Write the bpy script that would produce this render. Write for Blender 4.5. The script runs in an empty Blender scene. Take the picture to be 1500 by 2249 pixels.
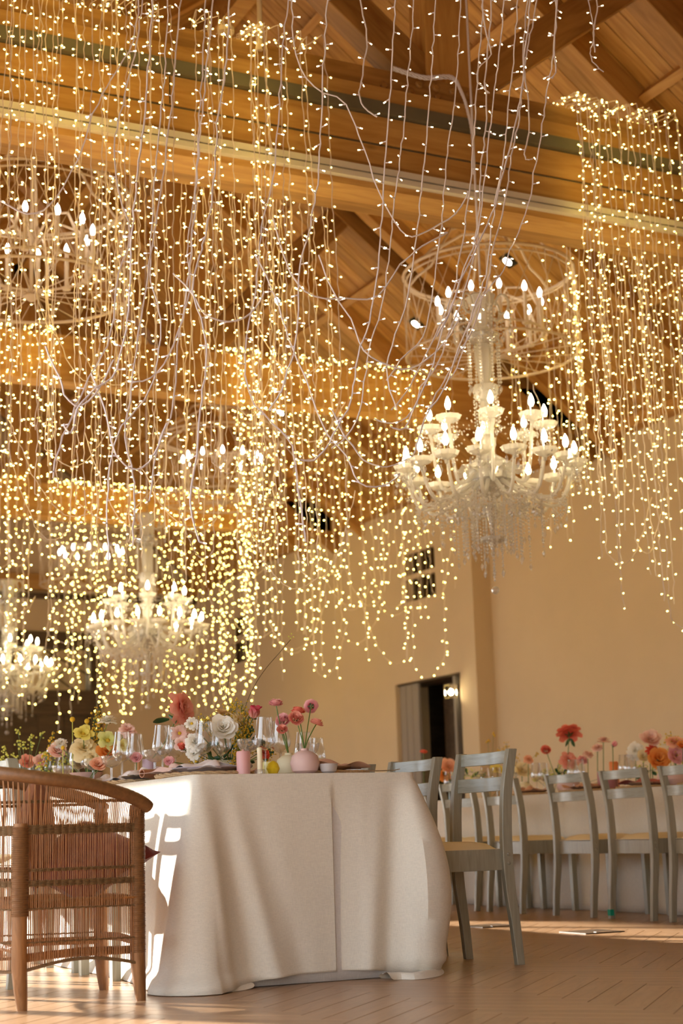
import bpy, math, random
from mathutils import Vector, Matrix
sc = bpy.context.scene
COL = sc.collection
PI = math.pi
R_ = math.radians
# ---------------------------------------------------------------- camera
F_PX, PITCH, ROLL, YAW, CAM_H = 3461.86, .2014, -.0301, .4656, .535
def _basis():
    cp, sp = math.cos(PITCH), math.sin(PITCH)
    h = Vector((math.sin(YAW), math.cos(YAW), 0)); rt = Vector((math.cos(YAW), -math.sin(YAW), 0)); Z = Vector((0, 0, 1))
    fwd = cp*h + sp*Z; up = -sp*h + cp*Z
    c, s = math.cos(ROLL), math.sin(ROLL)
    return fwd, c*rt + s*up, -s*rt + c*up
FW, RT, UP = _basis()
CAM = Vector((0, 0, CAM_H))
cam = bpy.data.cameras.new('camera'); camo = bpy.data.objects.new('camera', cam); COL.objects.link(camo)
cam.sensor_fit = 'VERTICAL'; cam.sensor_height = 36; cam.lens = F_PX/2249*36
cam.clip_start = .05; cam.clip_end = 200
m = Matrix.Identity(4)
for i in range(3):
    m[i][0] = RT[i]; m[i][1] = UP[i]; m[i][2] = -FW[i]; m[i][3] = CAM[i]
camo.matrix_world = m
cam.dof.use_dof = True; cam.dof.focus_distance = 6.3; cam.dof.aperture_fstop = 3.2
sc.camera = camo
# surveying helpers: where a sight line meets a plane of the room
def ray(x, y): return FW + RT*((x-750)/F_PX) - UP*((y-1124.5)/F_PX)
def at_x(x, y, X): d = ray(x, y); return CAM + d*(X/d.x)
def at_y(x, y, Y): d = ray(x, y); return CAM + d*(Y/d.y)
def at_z(x, y, Z): d = ray(x, y); return CAM + d*((Z-CAM_H)/d.z)
# ---------------------------------------------------------------- world, sun, exposure
w = bpy.data.worlds.new('sky'); sc.world = w; w.use_nodes = True
bg = w.node_tree.nodes['Background']; bg.inputs[0].default_value = (.8, .9, 1, 1); bg.inputs[1].default_value = 4.2
sun = bpy.data.lights.new('sun', 'SUN'); suno = bpy.data.objects.new('sun', sun); COL.objects.link(suno)
sun.energy = 26; sun.angle = R_(.8); sun.color = (1, .93, .84)
SUN_DIR = Vector((.545, -.838, -math.tan(R_(14)))).normalized()
suno.rotation_euler = SUN_DIR.to_track_quat('-Z', 'Y').to_euler()
suno.location = (-12, 20, 8)
def portal(loc, sx, sz):
    l = bpy.data.lights.new('window_daylight', 'AREA'); o = bpy.data.objects.new('window_daylight', l); COL.objects.link(o)
    l.shape = 'RECTANGLE'; l.size = sx; l.size_y = sz; l.cycles.is_portal = True
    o.location = loc; o.rotation_euler = (R_(90), 0, R_(-90))
# unseen openings, shaped to steer the sun: y from, y to, head height
LEFT_WINDOWS = [(-6.0, -2.4, 2.7), (-1.6, 2.4, 2.7), (3.2, 6.6, 2.7), (7.55, 9.5, 1.37), (9.6, 12.9, 2.12), (13.9, 17.4, 3.2), (18.6, 21.6, 3.2)]
for a, b, h in LEFT_WINDOWS: portal((-.75, (a+b)/2, h/2+.02), b-a, h)
sc.view_settings.view_transform = 'Standard'; sc.view_settings.look = 'None'
sc.view_settings.exposure = .12; sc.view_settings.gamma = 1
sc.view_settings.use_curve_mapping = False
cy = sc.cycles
cy.use_denoising = True; cy.use_adaptive_sampling = True; cy.adaptive_threshold = .045
cy.max_bounces = 7; cy.diffuse_bounces = 4; cy.glossy_bounces = 3; cy.transmission_bounces = 5; cy.transparent_max_bounces = 16
cy.caustics_reflective = False; cy.caustics_refractive = False
cy.sample_clamp_indirect = 6; cy.sample_clamp_direct = 0
try: cy.use_light_tree = True
except Exception: pass
# ---------------------------------------------------------------- materials
MATS = {}
def newmat(name):
    mt = bpy.data.materials.new(name); mt.use_nodes = True
    nt = mt.node_tree; b = nt.nodes['Principled BSDF']; MATS[name] = mt
    return mt, nt, b
def N(nt, t, **kw):
    n = nt.nodes.new(t)
    for k, v in kw.items(): setattr(n, k, v)
    return n
def plain(name, col, rough=.5, metal=0, spec=.5, noise=0, nscale=30, bump=0, bscale=200, sss=0):
    mt, nt, b = newmat(name)
    b.inputs['Base Color'].default_value = (*col, 1); b.inputs['Roughness'].default_value = rough
    b.inputs['Metallic'].default_value = metal; b.inputs['Specular IOR Level'].default_value = spec
    tc = N(nt, 'ShaderNodeTexCoord')
    if noise:
        t = N(nt, 'ShaderNodeTexNoise'); t.inputs['Scale'].default_value = nscale; t.inputs['Detail'].default_value = 4
        mx = N(nt, 'ShaderNodeMixRGB'); mx.blend_type = 'MULTIPLY'; mx.inputs[0].default_value = 1
        cr = N(nt, 'ShaderNodeValToRGB'); cr.color_ramp.elements[0].position = .3; cr.color_ramp.elements[1].position = .7
        cr.color_ramp.elements[0].color = (1-noise, 1-noise, 1-noise, 1); cr.color_ramp.elements[1].color = (1, 1, 1, 1)
        nt.links.new(tc.outputs['Object'], t.inputs['Vector']); nt.links.new(t.outputs['Fac'], cr.inputs[0])
        mx.inputs[1].default_value = (*col, 1); nt.links.new(cr.outputs[0], mx.inputs[2]); nt.links.new(mx.outputs[0], b.inputs['Base Color'])
    if bump:
        t = N(nt, 'ShaderNodeTexNoise'); t.inputs['Scale'].default_value = bscale
        bp = N(nt, 'ShaderNodeBump'); bp.inputs['Strength'].default_value = bump; bp.inputs['Distance'].default_value = .002
        nt.links.new(tc.outputs['Object'], t.inputs['Vector']); nt.links.new(t.outputs['Fac'], bp.inputs['Height']); nt.links.new(bp.outputs[0], b.inputs['Normal'])
    return mt
def wood(name, c1, c2, rough=.45, grain=(1, 14, 14), vary=.25, scale=3, bump=.15, knots=True):
    # grain runs along local X; every board gets its own offset and tone
    mt, nt, b = newmat(name)
    tc = N(nt, 'ShaderNodeTexCoord'); oi = N(nt, 'ShaderNodeObjectInfo')
    mp = N(nt, 'ShaderNodeMapping'); mp.inputs['Scale'].default_value = grain
    ad = N(nt, 'ShaderNodeVectorMath', operation='SCALE'); ad.inputs[0].default_value = (37, 61, 23)
    nt.links.new(oi.outputs['Random'], ad.inputs['Scale'])
    ad2 = N(nt, 'ShaderNodeVectorMath', operation='ADD'); nt.links.new(tc.outputs['Object'], ad2.inputs[0]); nt.links.new(ad.outputs[0], ad2.inputs[1])
    nt.links.new(ad2.outputs[0], mp.inputs['Vector'])
    t = N(nt, 'ShaderNodeTexNoise'); t.inputs['Scale'].default_value = scale; t.inputs['Detail'].default_value = 6; t.inputs['Distortion'].default_value = .8
    nt.links.new(mp.outputs[0], t.inputs['Vector'])
    cr = N(nt, 'ShaderNodeValToRGB'); cr.color_ramp.elements[0].color = (*c1, 1); cr.color_ramp.elements[1].color = (*c2, 1)
    cr.color_ramp.elements[0].position = .3; cr.color_ramp.elements[1].position = .68
    nt.links.new(t.outputs['Fac'], cr.inputs[0])
    hv = N(nt, 'ShaderNodeHueSaturation'); mr = N(nt, 'ShaderNodeMapRange'); mr.inputs['To Min'].default_value = 1-vary; mr.inputs['To Max'].default_value = 1+vary*.6
    nt.links.new(oi.outputs['Random'], mr.inputs['Value']); nt.links.new(mr.outputs[0], hv.inputs['Value']); nt.links.new(cr.outputs[0], hv.inputs['Color'])
    out = hv.outputs[0]
    if knots:
        v = N(nt, 'ShaderNodeTexVoronoi'); v.inputs['Scale'].default_value = 1.3; mk = N(nt, 'ShaderNodeMapping'); mk.inputs['Scale'].default_value = (1.2, 3, 3)
        nt.links.new(ad2.outputs[0], mk.inputs['Vector']); nt.links.new(mk.outputs[0], v.inputs['Vector'])
        kr = N(nt, 'ShaderNodeMapRange'); kr.inputs['From Max'].default_value = .09; kr.inputs['To Min'].default_value = .45; kr.inputs['To Max'].default_value = 1
        nt.links.new(v.outputs['Distance'], kr.inputs['Value'])
        mm = N(nt, 'ShaderNodeMixRGB'); mm.blend_type = 'MULTIPLY'; mm.inputs[0].default_value = 1
        nt.links.new(out, mm.inputs[1]); nt.links.new(kr.outputs[0], mm.inputs[2]); out = mm.outputs[0]
    nt.links.new(out, b.inputs['Base Color'])
    b.inputs['Roughness'].default_value = rough
    bp = N(nt, 'ShaderNodeBump'); bp.inputs['Strength'].default_value = bump; bp.inputs['Distance'].default_value = .003
    nt.links.new(t.outputs['Fac'], bp.inputs['Height']); nt.links.new(bp.outputs[0], b.inputs['Normal'])
    return mt
def glow(name, col, strength):
    mt, nt, b = newmat(name); nt.nodes.remove(b)
    e = N(nt, 'ShaderNodeEmission'); e.inputs[0].default_value = (*col, 1); e.inputs[1].default_value = strength
    nt.links.new(e.outputs[0], nt.nodes['Material Output'].inputs[0]); return mt
def thin_glass(name, tint=(1, 1, 1), rough=.02, body=.0, facing=.25, cut=0):
    # clear table glass: mostly transparent, bright reflections at grazing angles
    mt, nt, b = newmat(name); nt.nodes.remove(b)
    tr = N(nt, 'ShaderNodeBsdfTransparent'); tr.inputs[0].default_value = (*tint, 1)
    gl = N(nt, 'ShaderNodeBsdfGlossy'); gl.inputs['Roughness'].default_value = rough
    lw = N(nt, 'ShaderNodeLayerWeight'); lw.inputs[0].default_value = facing
    mr = N(nt, 'ShaderNodeMapRange'); mr.inputs['To Min'].default_value = .09; mr.inputs['To Max'].default_value = .95
    nt.links.new(lw.outputs['Facing'], mr.inputs['Value'])
    if cut:   # facets cut into the crystal
        tc = N(nt, 'ShaderNodeTexCoord'); vo = N(nt, 'ShaderNodeTexVoronoi'); vo.inputs['Scale'].default_value = cut; nt.links.new(tc.outputs['Object'], vo.inputs['Vector'])
        bp = N(nt, 'ShaderNodeBump'); bp.inputs['Strength'].default_value = 1; bp.inputs['Distance'].default_value = .004; nt.links.new(vo.outputs['Distance'], bp.inputs['Height'])
        nt.links.new(bp.outputs[0], gl.inputs['Normal']); nt.links.new(bp.outputs[0], lw.inputs['Normal'])
    mx = N(nt, 'ShaderNodeMixShader'); nt.links.new(mr.outputs[0], mx.inputs[0]); nt.links.new(tr.outputs[0], mx.inputs[1]); nt.links.new(gl.outputs[0], mx.inputs[2])
    out = mx
    if body:
        df = N(nt, 'ShaderNodeBsdfDiffuse'); df.inputs[0].default_value = (.95, .93, .9, 1); tl = N(nt, 'ShaderNodeBsdfTranslucent'); tl.inputs[0].default_value = (.95, .9, .82, 1)
        m1 = N(nt, 'ShaderNodeMixShader'); m1.inputs[0].default_value = .5; nt.links.new(df.outputs[0], m1.inputs[1]); nt.links.new(tl.outputs[0], m1.inputs[2])
        m2 = N(nt, 'ShaderNodeMixShader'); m2.inputs[0].default_value = body; nt.links.new(mx.outputs[0], m2.inputs[1]); nt.links.new(m1.outputs[0], m2.inputs[2]); out = m2
    nt.links.new(out.outputs[0], nt.nodes['Material Output'].inputs[0]); return mt
def linen(name, col, weave=900, crease=.3):
    mt, nt, b = newmat(name)
    tc = N(nt, 'ShaderNodeTexCoord')
    hs = []
    for ax in ((1, .02, 1), (.02, 1, .02), ):
        mp = N(nt, 'ShaderNodeMapping'); mp.inputs['Scale'].default_value = ax if ax[1] < 1 else (.06, .06, 1)
        if ax[1] < 1: mp.inputs['Scale'].default_value = (1, 1, .06)
        t = N(nt, 'ShaderNodeTexNoise'); t.inputs['Scale'].default_value = weave; t.inputs['Detail'].default_value = 2
        nt.links.new(tc.outputs['Object'], mp.inputs['Vector']); nt.links.new(mp.outputs[0], t.inputs['Vector']); hs.append(t)
    ad = N(nt, 'ShaderNodeMath', operation='ADD'); nt.links.new(hs[0].outputs['Fac'], ad.inputs[0]); nt.links.new(hs[1].outputs['Fac'], ad.inputs[1])
    mr = N(nt, 'ShaderNodeMapRange'); mr.inputs['From Min'].default_value = .6; mr.inputs['From Max'].default_value = 1.4; mr.inputs['To Min'].default_value = .82; mr.inputs['To Max'].default_value = 1.08
    nt.links.new(ad.outputs[0], mr.inputs['Value'])
    mx = N(nt, 'ShaderNodeMixRGB'); mx.blend_type = 'MULTIPLY'; mx.inputs[0].default_value = 1; mx.inputs[1].default_value = (*col, 1)
    nt.links.new(mr.outputs[0], mx.inputs[2]); nt.links.new(mx.outputs[0], b.inputs['Base Color'])
    b.inputs['Roughness'].default_value = .85; b.inputs['Specular IOR Level'].default_value = .2
    bp = N(nt, 'ShaderNodeBump'); bp.inputs['Strength'].default_value = .35; bp.inputs['Distance'].default_value = .001
    nt.links.new(ad.outputs[0], bp.inputs['Height']); nt.links.new(bp.outputs[0], b.inputs['Normal'])
    b.inputs['Sheen Weight'].default_value = .15
    return mt
def petal(name, c_in, c_out):
    # colour runs from petal base to petal edge (UV v)
    mt, nt, b = newmat(name); nt.nodes.remove(b)
    uv = N(nt, 'ShaderNodeTexCoord'); sp = N(nt, 'ShaderNodeSeparateXYZ'); nt.links.new(uv.outputs['UV'], sp.inputs[0])
    cr = N(nt, 'ShaderNodeValToRGB'); cr.color_ramp.elements[0].color = (*c_in, 1); cr.color_ramp.elements[1].color = (*c_out, 1); cr.color_ramp.elements[0].position = .15
    nt.links.new(sp.outputs['Y'], cr.inputs[0])
    d = N(nt, 'ShaderNodeBsdfDiffuse'); t = N(nt, 'ShaderNodeBsdfTranslucent'); mx = N(nt, 'ShaderNodeMixShader'); mx.inputs[0].default_value = .35
    nt.links.new(cr.outputs[0], d.inputs[0]); nt.links.new(cr.outputs[0], t.inputs[0]); nt.links.new(d.outputs[0], mx.inputs[1]); nt.links.new(t.outputs[0], mx.inputs[2])
    nt.links.new(mx.outputs[0], nt.nodes['Material Output'].inputs[0]); return mt
def srgb(r, g, b):
    f = lambda c: (c/255/12.92) if c/255 <= .04045 else ((c/255+.055)/1.055)**2.4
    return (f(r), f(g), f(b))
M_FLOOR = wood('floor_oak', srgb(160, 124, 90), srgb(182, 146, 110), .3, (1, 10, 10), .07, 4, .012, False)
M_FLOORGAP = plain('floor_gap', srgb(110, 82, 56), .6)
M_PINE = wood('pine_boards', srgb(166, 114, 50), srgb(208, 160, 88), .5, (1, 9, 9), .25, 2.4, .1)
M_BEAM = wood('pine_beam', srgb(182, 130, 64), srgb(208, 160, 92), .5, (1, 8, 8), .12, 2.2, .05)
M_BEAMD = wood('dark_pine_beam', srgb(142, 96, 44), srgb(180, 132, 70), .5, (1, 8, 8), .1, 2.2, .1)
M_RAIL = plain('grey_rail', srgb(122, 116, 96), .45, .2, noise=.2, nscale=6)
M_TRACK = plain('pale_track', srgb(226, 216, 196), .45, .0)
M_BLACK = plain('black_gap', (.01, .01, .008), .7)
M_WALL = plain('cream_plaster', srgb(216, 192, 156), .85, noise=.05, nscale=2, bump=.15, bscale=60)
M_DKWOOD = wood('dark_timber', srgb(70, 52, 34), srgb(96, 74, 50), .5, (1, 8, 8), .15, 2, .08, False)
M_GREYPANEL = plain('grey_door_panel', srgb(150, 138, 126), .5)
M_CHAIR = wood('sage_chair_paint', srgb(142, 138, 120), srgb(160, 155, 136), .3, (12, 12, 1), .04, 6, .08, False)
M_PAD = plain('cream_seat_pad', srgb(226, 208, 170), .55, bump=.1)
M_CLOTH = linen('oat_linen', srgb(230, 223, 208))
M_CLOTHW = linen('white_underlay', srgb(220, 216, 212))
M_RATTAN = plain('brown_rattan', srgb(134, 92, 54), .5, noise=.3, nscale=60)
M_ROD = plain('cane_rod', srgb(170, 114, 62), .5, noise=.25, nscale=40)
M_ROPE = plain('woven_cord', srgb(124, 94, 60), .6, noise=.35, nscale=120)
M_LEG = wood('chair_leg_wood', srgb(116, 76, 40), srgb(160, 112, 66), .5, (10, 10, 1.5), .05, 5, .1, False)
M_TERRA = linen('terracotta_cloth', srgb(150, 94, 60), 500)
M_MAROON = linen('maroon_cloth', srgb(122, 52, 44), 500)
M_WIRE = plain('white_wire', srgb(238, 222, 208), .45)
M_WIREG = plain('grey_wire', srgb(232, 224, 232), .4)
M_LED = glow('led_warm', (1, .74, .16), 34)
M_LED1 = glow('led_beam', (1, .74, .18), 17)
M_LEDF = glow('led_front', (1, .78, .4), 8)
M_CANDLE = glow('bulb_glow', (1, .84, .5), 52)
M_SPOT = glow('spot_glow', (1, .95, .8), 30)
M_CRYSTAL = thin_glass('crystal', (1, .97, .9), .08, .5, .55, cut=70)
M_CRYSTALC = thin_glass('crystal_clear', (.96, .95, .95), .03, .16, .45, cut=60)
M_GLASS = thin_glass('table_glass', (.97, .98, .98), .01, .0, .35)
M_CHROME = plain('chrome', (.75, .72, .68), .15, 1)
M_WHITEMETAL = plain('cream_metal', srgb(218, 196, 168), .5)
M_SLEEVE = plain('candle_sleeve', srgb(225, 205, 180), .5)
M_GREEN = plain('stem_green', srgb(92, 118, 52), .5)
M_LEAF = plain('leaf_green', srgb(44, 82, 42), .45)
M_TWIG = plain('brown_twig', srgb(96, 78, 50), .6)
M_MIMOSA = plain('mimosa_yellow', srgb(214, 172, 40), .8)
M_FENNEL = plain('fennel_green', srgb(206, 206, 96), .8)
M_STRAW = plain('braided_straw', srgb(196, 164, 122), .8, noise=.3, nscale=150, bump=.4)
M_PLATE = plain('stoneware_plate', srgb(190, 172, 160), .35)
# ---------------------------------------------------------------- mesh builder
class MB:
    def __init__(s): s.v = []; s.f = []; s.uv = None
    def add(s, vs, fs):
        n = len(s.v); s.v += [tuple(p) for p in vs]; s.f += [tuple(i+n for i in f) for f in fs]; return s
    def box(s, lo, hi):
        x0, y0, z0 = lo; x1, y1, z1 = hi
        return s.add([(x0, y0, z0), (x1, y0, z0), (x1, y1, z0), (x0, y1, z0), (x0, y0, z1), (x1, y0, z1), (x1, y1, z1), (x0, y1, z1)],
                     [(0, 3, 2, 1), (4, 5, 6, 7), (0, 1, 5, 4), (1, 2, 6, 5), (2, 3, 7, 6), (3, 0, 4, 7)])
    def hull(s, a, b):  # a, b: two matching loops of 4 points -> a bar
        n = len(a); vs = list(a)+list(b)
        return s.add(vs, [tuple(range(n))[::-1], tuple(range(n, 2*n))] + [(i, (i+1) % n, n+(i+1) % n, n+i) for i in range(n)])
    def tube(s, pts, r, n=8, cap=True, close=False):
        pts = [Vector(p) for p in pts]; k = len(pts); rs = r if hasattr(r, '__len__') else [r]*k
        up = Vector((0, 0, 1)); base = len(s.v); prev = None
        for i, p in enumerate(pts):
            if close: d = pts[(i+1) % k]-pts[i-1]
            else: d = pts[min(i+1, k-1)]-pts[max(i-1, 0)]
            if d.length < 1e-9: d = Vector((0, 0, 1))
            d.normalize()
            if prev is None:
                a = d.cross(up)
                if a.length < .05: a = d.cross(Vector((1, 0, 0)))
            else:
                a = prev - d*prev.dot(d)
                if a.length < 1e-6: a = d.cross(Vector((1, 0, 0)))
            a.normalize(); b = d.cross(a); prev = a
            for j in range(n):
                t = 2*PI*j/n; s.v.append(tuple(p + (a*math.cos(t)+b*math.sin(t))*rs[i]))
        for i in range(k if close else k-1):
            i2 = (i+1) % k
            for j in range(n):
                j2 = (j+1) % n
                s.f.append((base+i*n+j, base+i*n+j2, base+i2*n+j2, base+i2*n+j))
        if cap and not close:
            s.f.append(tuple(base+j for j in range(n))[::-1]); s.f.append(tuple(base+(k-1)*n+j for j in range(n)))
        return s
    def lathe(s, prof, n=16, c=(0, 0, 0), lobes=0, amp=0, base_cap=True):
        base = len(s.v); k = len(prof)
        for r, z in prof:
            for j in range(n):
                t = 2*PI*j/n; rr = r*(1+amp*math.cos(lobes*t)) if lobes else r
                s.v.append((c[0]+rr*math.cos(t), c[1]+rr*math.sin(t), c[2]+z))
        for i in range(k-1):
            for j in range(n):
                j2 = (j+1) % n; s.f.append((base+i*n+j, base+i*n+j2, base+(i+1)*n+j2, base+(i+1)*n+j))
        if base_cap and prof[0][0] > 1e-5: s.f.append(tuple(base+j for j in range(n))[::-1])
        return s
    def ball(s, c, r, n=6, rings=4, sz=1):
        return s.lathe([(r*math.sin(PI*i/rings) if 0 < i < rings else 1e-6, -r*sz*math.cos(PI*i/rings)) for i in range(rings+1)], n, c)
    def octa(s, c, r, rz=None):
        rz = rz or r; x, y, z = c
        return s.add([(x+r, y, z), (x, y+r, z), (x-r, y, z), (x, y-r, z), (x, y, z+rz), (x, y, z-rz)],
                     [(0, 1, 4), (1, 2, 4), (2, 3, 4), (3, 0, 4), (1, 0, 5), (2, 1, 5), (3, 2, 5), (0, 3, 5)])
    def grid(s, rows, uv=False):
        base = len(s.v); h = len(rows); wd = len(rows[0])
        for r in rows: s.v += [tuple(p) for p in r]
        for i in range(h-1):
            for j in range(wd-1): s.f.append((base+i*wd+j, base+i*wd+j+1, base+(i+1)*wd+j+1, base+(i+1)*wd+j))
        return s
    def xform(s, M, a=0):
        for i in range(a, len(s.v)): s.v[i] = tuple(M @ Vector(s.v[i]))
        return s
    def mesh(s, name, mat, smooth=True, ang=40):
        me = bpy.data.meshes.new(name); me.from_pydata(s.v, [], s.f); me.materials.append(mat)
        if smooth:
            me.polygons.foreach_set('use_smooth', [True]*len(me.polygons))
            try: me.set_sharp_from_angle(angle=R_(ang))
            except Exception: pass
        me.update(); return me
    def build(s, name, mat, parent=None, smooth=True, loc=None, rot=None, bevel=0, kind=None):
        o = bpy.data.objects.new(name, s.mesh(name, mat, smooth)); COL.objects.link(o)
        if parent: o.parent = parent
        if loc is not None: o.location = loc
        if rot is not None: o.rotation_euler = rot
        if bevel:
            b = o.modifiers.new('bevel', 'BEVEL'); b.width = bevel; b.segments = 2; b.limit_method = 'ANGLE'
        if kind: o['kind'] = kind
        return o
def tag(o, label, cat, group=None):
    o['label'] = label; o['category'] = cat
    if group: o['group'] = group
    return o
def empty(name, loc=(0, 0, 0), rz=0, label=None, cat=None, group=None):
    o = bpy.data.objects.new(name, None); COL.objects.link(o); o.location = loc; o.rotation_euler = (0, 0, rz); o.empty_display_size = .1
    if label: tag(o, label, cat, group)
    return o
def structure(o): o['kind'] = 'structure'; return o
def copy_tree(o, parent=None):
    c = o.copy(); COL.objects.link(c)
    if parent is not None: c.parent = parent
    for ch in list(o.children): copy_tree(ch, c)
    return c
def linkpart(name, mesh, parent, loc=(0, 0, 0), rot=(0, 0, 0), scale=None):
    o = bpy.data.objects.new(name, mesh); COL.objects.link(o); o.parent = parent; o.location = loc; o.rotation_euler = rot
    if scale: o.scale = scale
    return o

# ================================================================= THE SETTING
WX, ZE, PITCH_R, RX = 9.0, 4.38, R_(38), 4.84      # right wall, eave height, roof pitch, ridge
TP = math.tan(PITCH_R)
YB, YN = 23.2, -7.0
def roof_z(x): return ZE + (9.1-x)*TP if x > RX else ZE + (9.1-RX)*TP - (RX-x)*TP
ZR = roof_z(RX)
# ---- floor: herringbone planks on a slab
fl = structure(MB().box((-1.2, YN, -.1), (9.4, YB+4, -.004)).build('floor', M_FLOORGAP, smooth=False))
PWd, PLn = .1, .6
def plank_mesh(L, W):
    g = .0007; b = .0015
    lo = [(-L/2+g, -W/2+g, -.02), (L/2-g, -W/2+g, -.02), (L/2-g, W/2-g, -.02), (-L/2+g, W/2-g, -.02)]
    hi = [(-L/2+g, -W/2+g, -b), (L/2-g, -W/2+g, -b), (L/2-g, W/2-g, -b), (-L/2+g, W/2-g, -b)]
    tp = [(-L/2+g+b, -W/2+g+b, 0), (L/2-g-b, -W/2+g+b, 0), (L/2-g-b, W/2-g-b, 0), (-L/2+g+b, W/2-g-b, 0)]
    mb = MB(); mb.v = lo+hi+tp
    for a, c in ((0, 4), (4, 8)):
        for j in range(4): mb.f.append((a+j, a+(j+1) % 4, c+(j+1) % 4, c+j))
    mb.f.append((8, 9, 10, 11)); return mb
pm = plank_mesh(PLn, PWd); pmesh = pm.mesh('plank', M_FLOOR, False)
cells = []
k = int(PLn/PWd)
for i in range(-150, 150):
    for j in range(-40, 40):
        # classic herringbone in the rotated frame
        u = i*PWd; 
        cells.append((u + PLn/2 + j*2*PLn, i*PWd + PWd/2, 0))
        cells.append((u - PWd/2 + PLn*0 + j*2*PLn + PWd*0, i*PWd + PLn/2 + PWd*0, 1))
c45, s45 = math.cos(R_(45)), math.sin(R_(45))
planks = []
for u, v, t in cells:
    x = u*c45 - v*s45 + 3; y = u*s45 + v*c45 + 6
    if -1 < x < 9 and -2 < y < 15: planks.append((x, y, R_(45) + (PI/2 if t else 0)))
def near_key(p):
    d = Vector((p[0], p[1], 0)) - CAM; dep = d.dot(FW); px_ = 750 + F_PX*d.dot(RT)/max(dep, .1); py_ = 1124.5 - F_PX*d.dot(UP)/max(dep, .1)
    vis = dep > .5 and -60 < px_ < 1560 and py_ < 2330
    return (0 if vis else 1, dep)
planks.sort(key=near_key)
single, rest = planks[:300], planks[300:]
for x, y, r in single: linkpart('plank', pmesh, fl, (x, y, .002), (0, 0, r))
mb = MB()
rr = random.Random(3)
for x, y, r in rest:
    c, s_ = math.cos(r), math.sin(r); mb.add([(vx*c-vy*s_+x, vx*s_+vy*c+y, vz+.002) for vx, vy, vz in pm.v[4:]], [(0, 1, 5, 4), (1, 2, 6, 5), (2, 3, 7, 6), (3, 0, 4, 7), (4, 5, 6, 7)])
mb.build('plank', M_FLOOR, fl, smooth=False, kind='stuff')
MB().box((-1.2, 15, -.003), (9.4, YB+4, .0015)).build('plank', M_FLOOR, fl, smooth=False, kind='stuff')
# ---- right wall with doorway and louvred vents; nearer half set back
DY0, DY1, DZ = 15.1, 16.62, 2.26
def wall_with_holes(name, x0, x1, y0, y1, z0, z1, holes):
    mb = MB(); ys = sorted({y0, y1, *[h[0] for h in holes], *[h[1] for h in holes]})
    for a, b in zip(ys, ys[1:]):
        hs = sorted([(h[2], h[3]) for h in holes if h[0] <= a and h[1] >= b]); z = z0
        for ha, hb in hs:
            if ha > z: mb.box((x0, a, z), (x1, b, ha))
            z = hb
        mb.box((x0, a, z), (x1, b, z1))
    return structure(mb.build(name, M_WALL, smooth=False))
V1 = (15.56, 16.26, 3.2, 3.77); V2 = (21.0, 21.75, 3.05, 3.72)
wr = wall_with_holes('wall_right', WX, WX+.45, 14.75, YB+.3, 0, ZE+.35, [(DY0, DY1, 0, DZ), V1, V2])
wr2 = structure(MB().box((WX+.23, YN, 0), (WX+.45, 14.75, ZE+.35)).build('wall_right_near', M_WALL, smooth=False))
for v in (V1, V2):
    e = empty('wall_vent', (WX, (v[0]+v[1])/2, v[2]), 0, 'dark louvred vent in two rows high on the cream wall %s' % ('above the grey door opening' if v is V1 else 'near the far corner'), 'vent')
    o = MB().box((.3, -(v[1]-v[0])/2, 0), (.34, (v[1]-v[0])/2, v[3]-v[2])).build('backing', M_BLACK, e, False)
    hh = v[3]-v[2]; ww = (v[1]-v[0])/2
    MB().box((.0, -ww, hh*.46), (.1, ww, hh*.56)).build('crossbar', M_WALL, e, False)
    for q in range(3): MB().box((.04, -ww+(q+.8)*2*ww/3.4-.02, 0), (.1, -ww+(q+.8)*2*ww/3.4+.02, hh)).build('slat', M_DKWOOD, e, False)
# door opening: folded grey leaves, dark lobby, glazed inner door, lantern
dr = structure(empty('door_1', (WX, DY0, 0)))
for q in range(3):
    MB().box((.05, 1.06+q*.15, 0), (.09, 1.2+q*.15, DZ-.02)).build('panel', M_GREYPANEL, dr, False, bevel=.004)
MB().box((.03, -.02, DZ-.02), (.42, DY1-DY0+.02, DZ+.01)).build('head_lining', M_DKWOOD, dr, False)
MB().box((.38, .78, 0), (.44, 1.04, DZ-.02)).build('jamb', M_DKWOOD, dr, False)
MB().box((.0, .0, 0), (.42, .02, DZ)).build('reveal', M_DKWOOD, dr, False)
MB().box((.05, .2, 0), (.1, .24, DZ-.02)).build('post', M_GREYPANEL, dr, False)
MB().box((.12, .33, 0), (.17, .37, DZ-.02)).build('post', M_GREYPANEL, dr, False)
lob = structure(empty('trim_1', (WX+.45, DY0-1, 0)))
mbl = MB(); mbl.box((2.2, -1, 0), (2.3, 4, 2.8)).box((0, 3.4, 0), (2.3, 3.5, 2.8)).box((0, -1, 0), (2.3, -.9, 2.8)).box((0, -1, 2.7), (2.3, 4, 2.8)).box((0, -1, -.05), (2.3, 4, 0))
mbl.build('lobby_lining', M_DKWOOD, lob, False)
gd = empty('glazed_door', (WX+1.2, DY0+1.15, 0), 0, 'grey framed glazed door standing inside the dark doorway', 'door')
for a, b in ((0, .12), (.78, .9)): MB().box((0, a, 0), (.05, b, 2.1)).build('stile', M_GREYPANEL, gd, False)
for z in (0, .7, 1.35, 1.98): MB().box((0, .1, z), (.05, .8, z+.1)).build('rail', M_GREYPANEL, gd, False)
MB().box((.02, .1, .1), (.03, .8, 2.0)).build('pane', M_GLASS, gd, False)
lp = at_x(990, 1520, WX-.1)
la = empty('wall_lantern', lp, 0, 'small lit lantern hanging at the right edge of the grey doorway', 'lantern')
MB().box((-.05, -.05, -.07), (.05, .05, -.06)).box((-.05, -.05, .07), (.05, .05, .08)).build('frame', M_CHROME, la, False)
MB().ball((0, 0, 0), .035).build('bulb', M_CANDLE, la)
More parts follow.
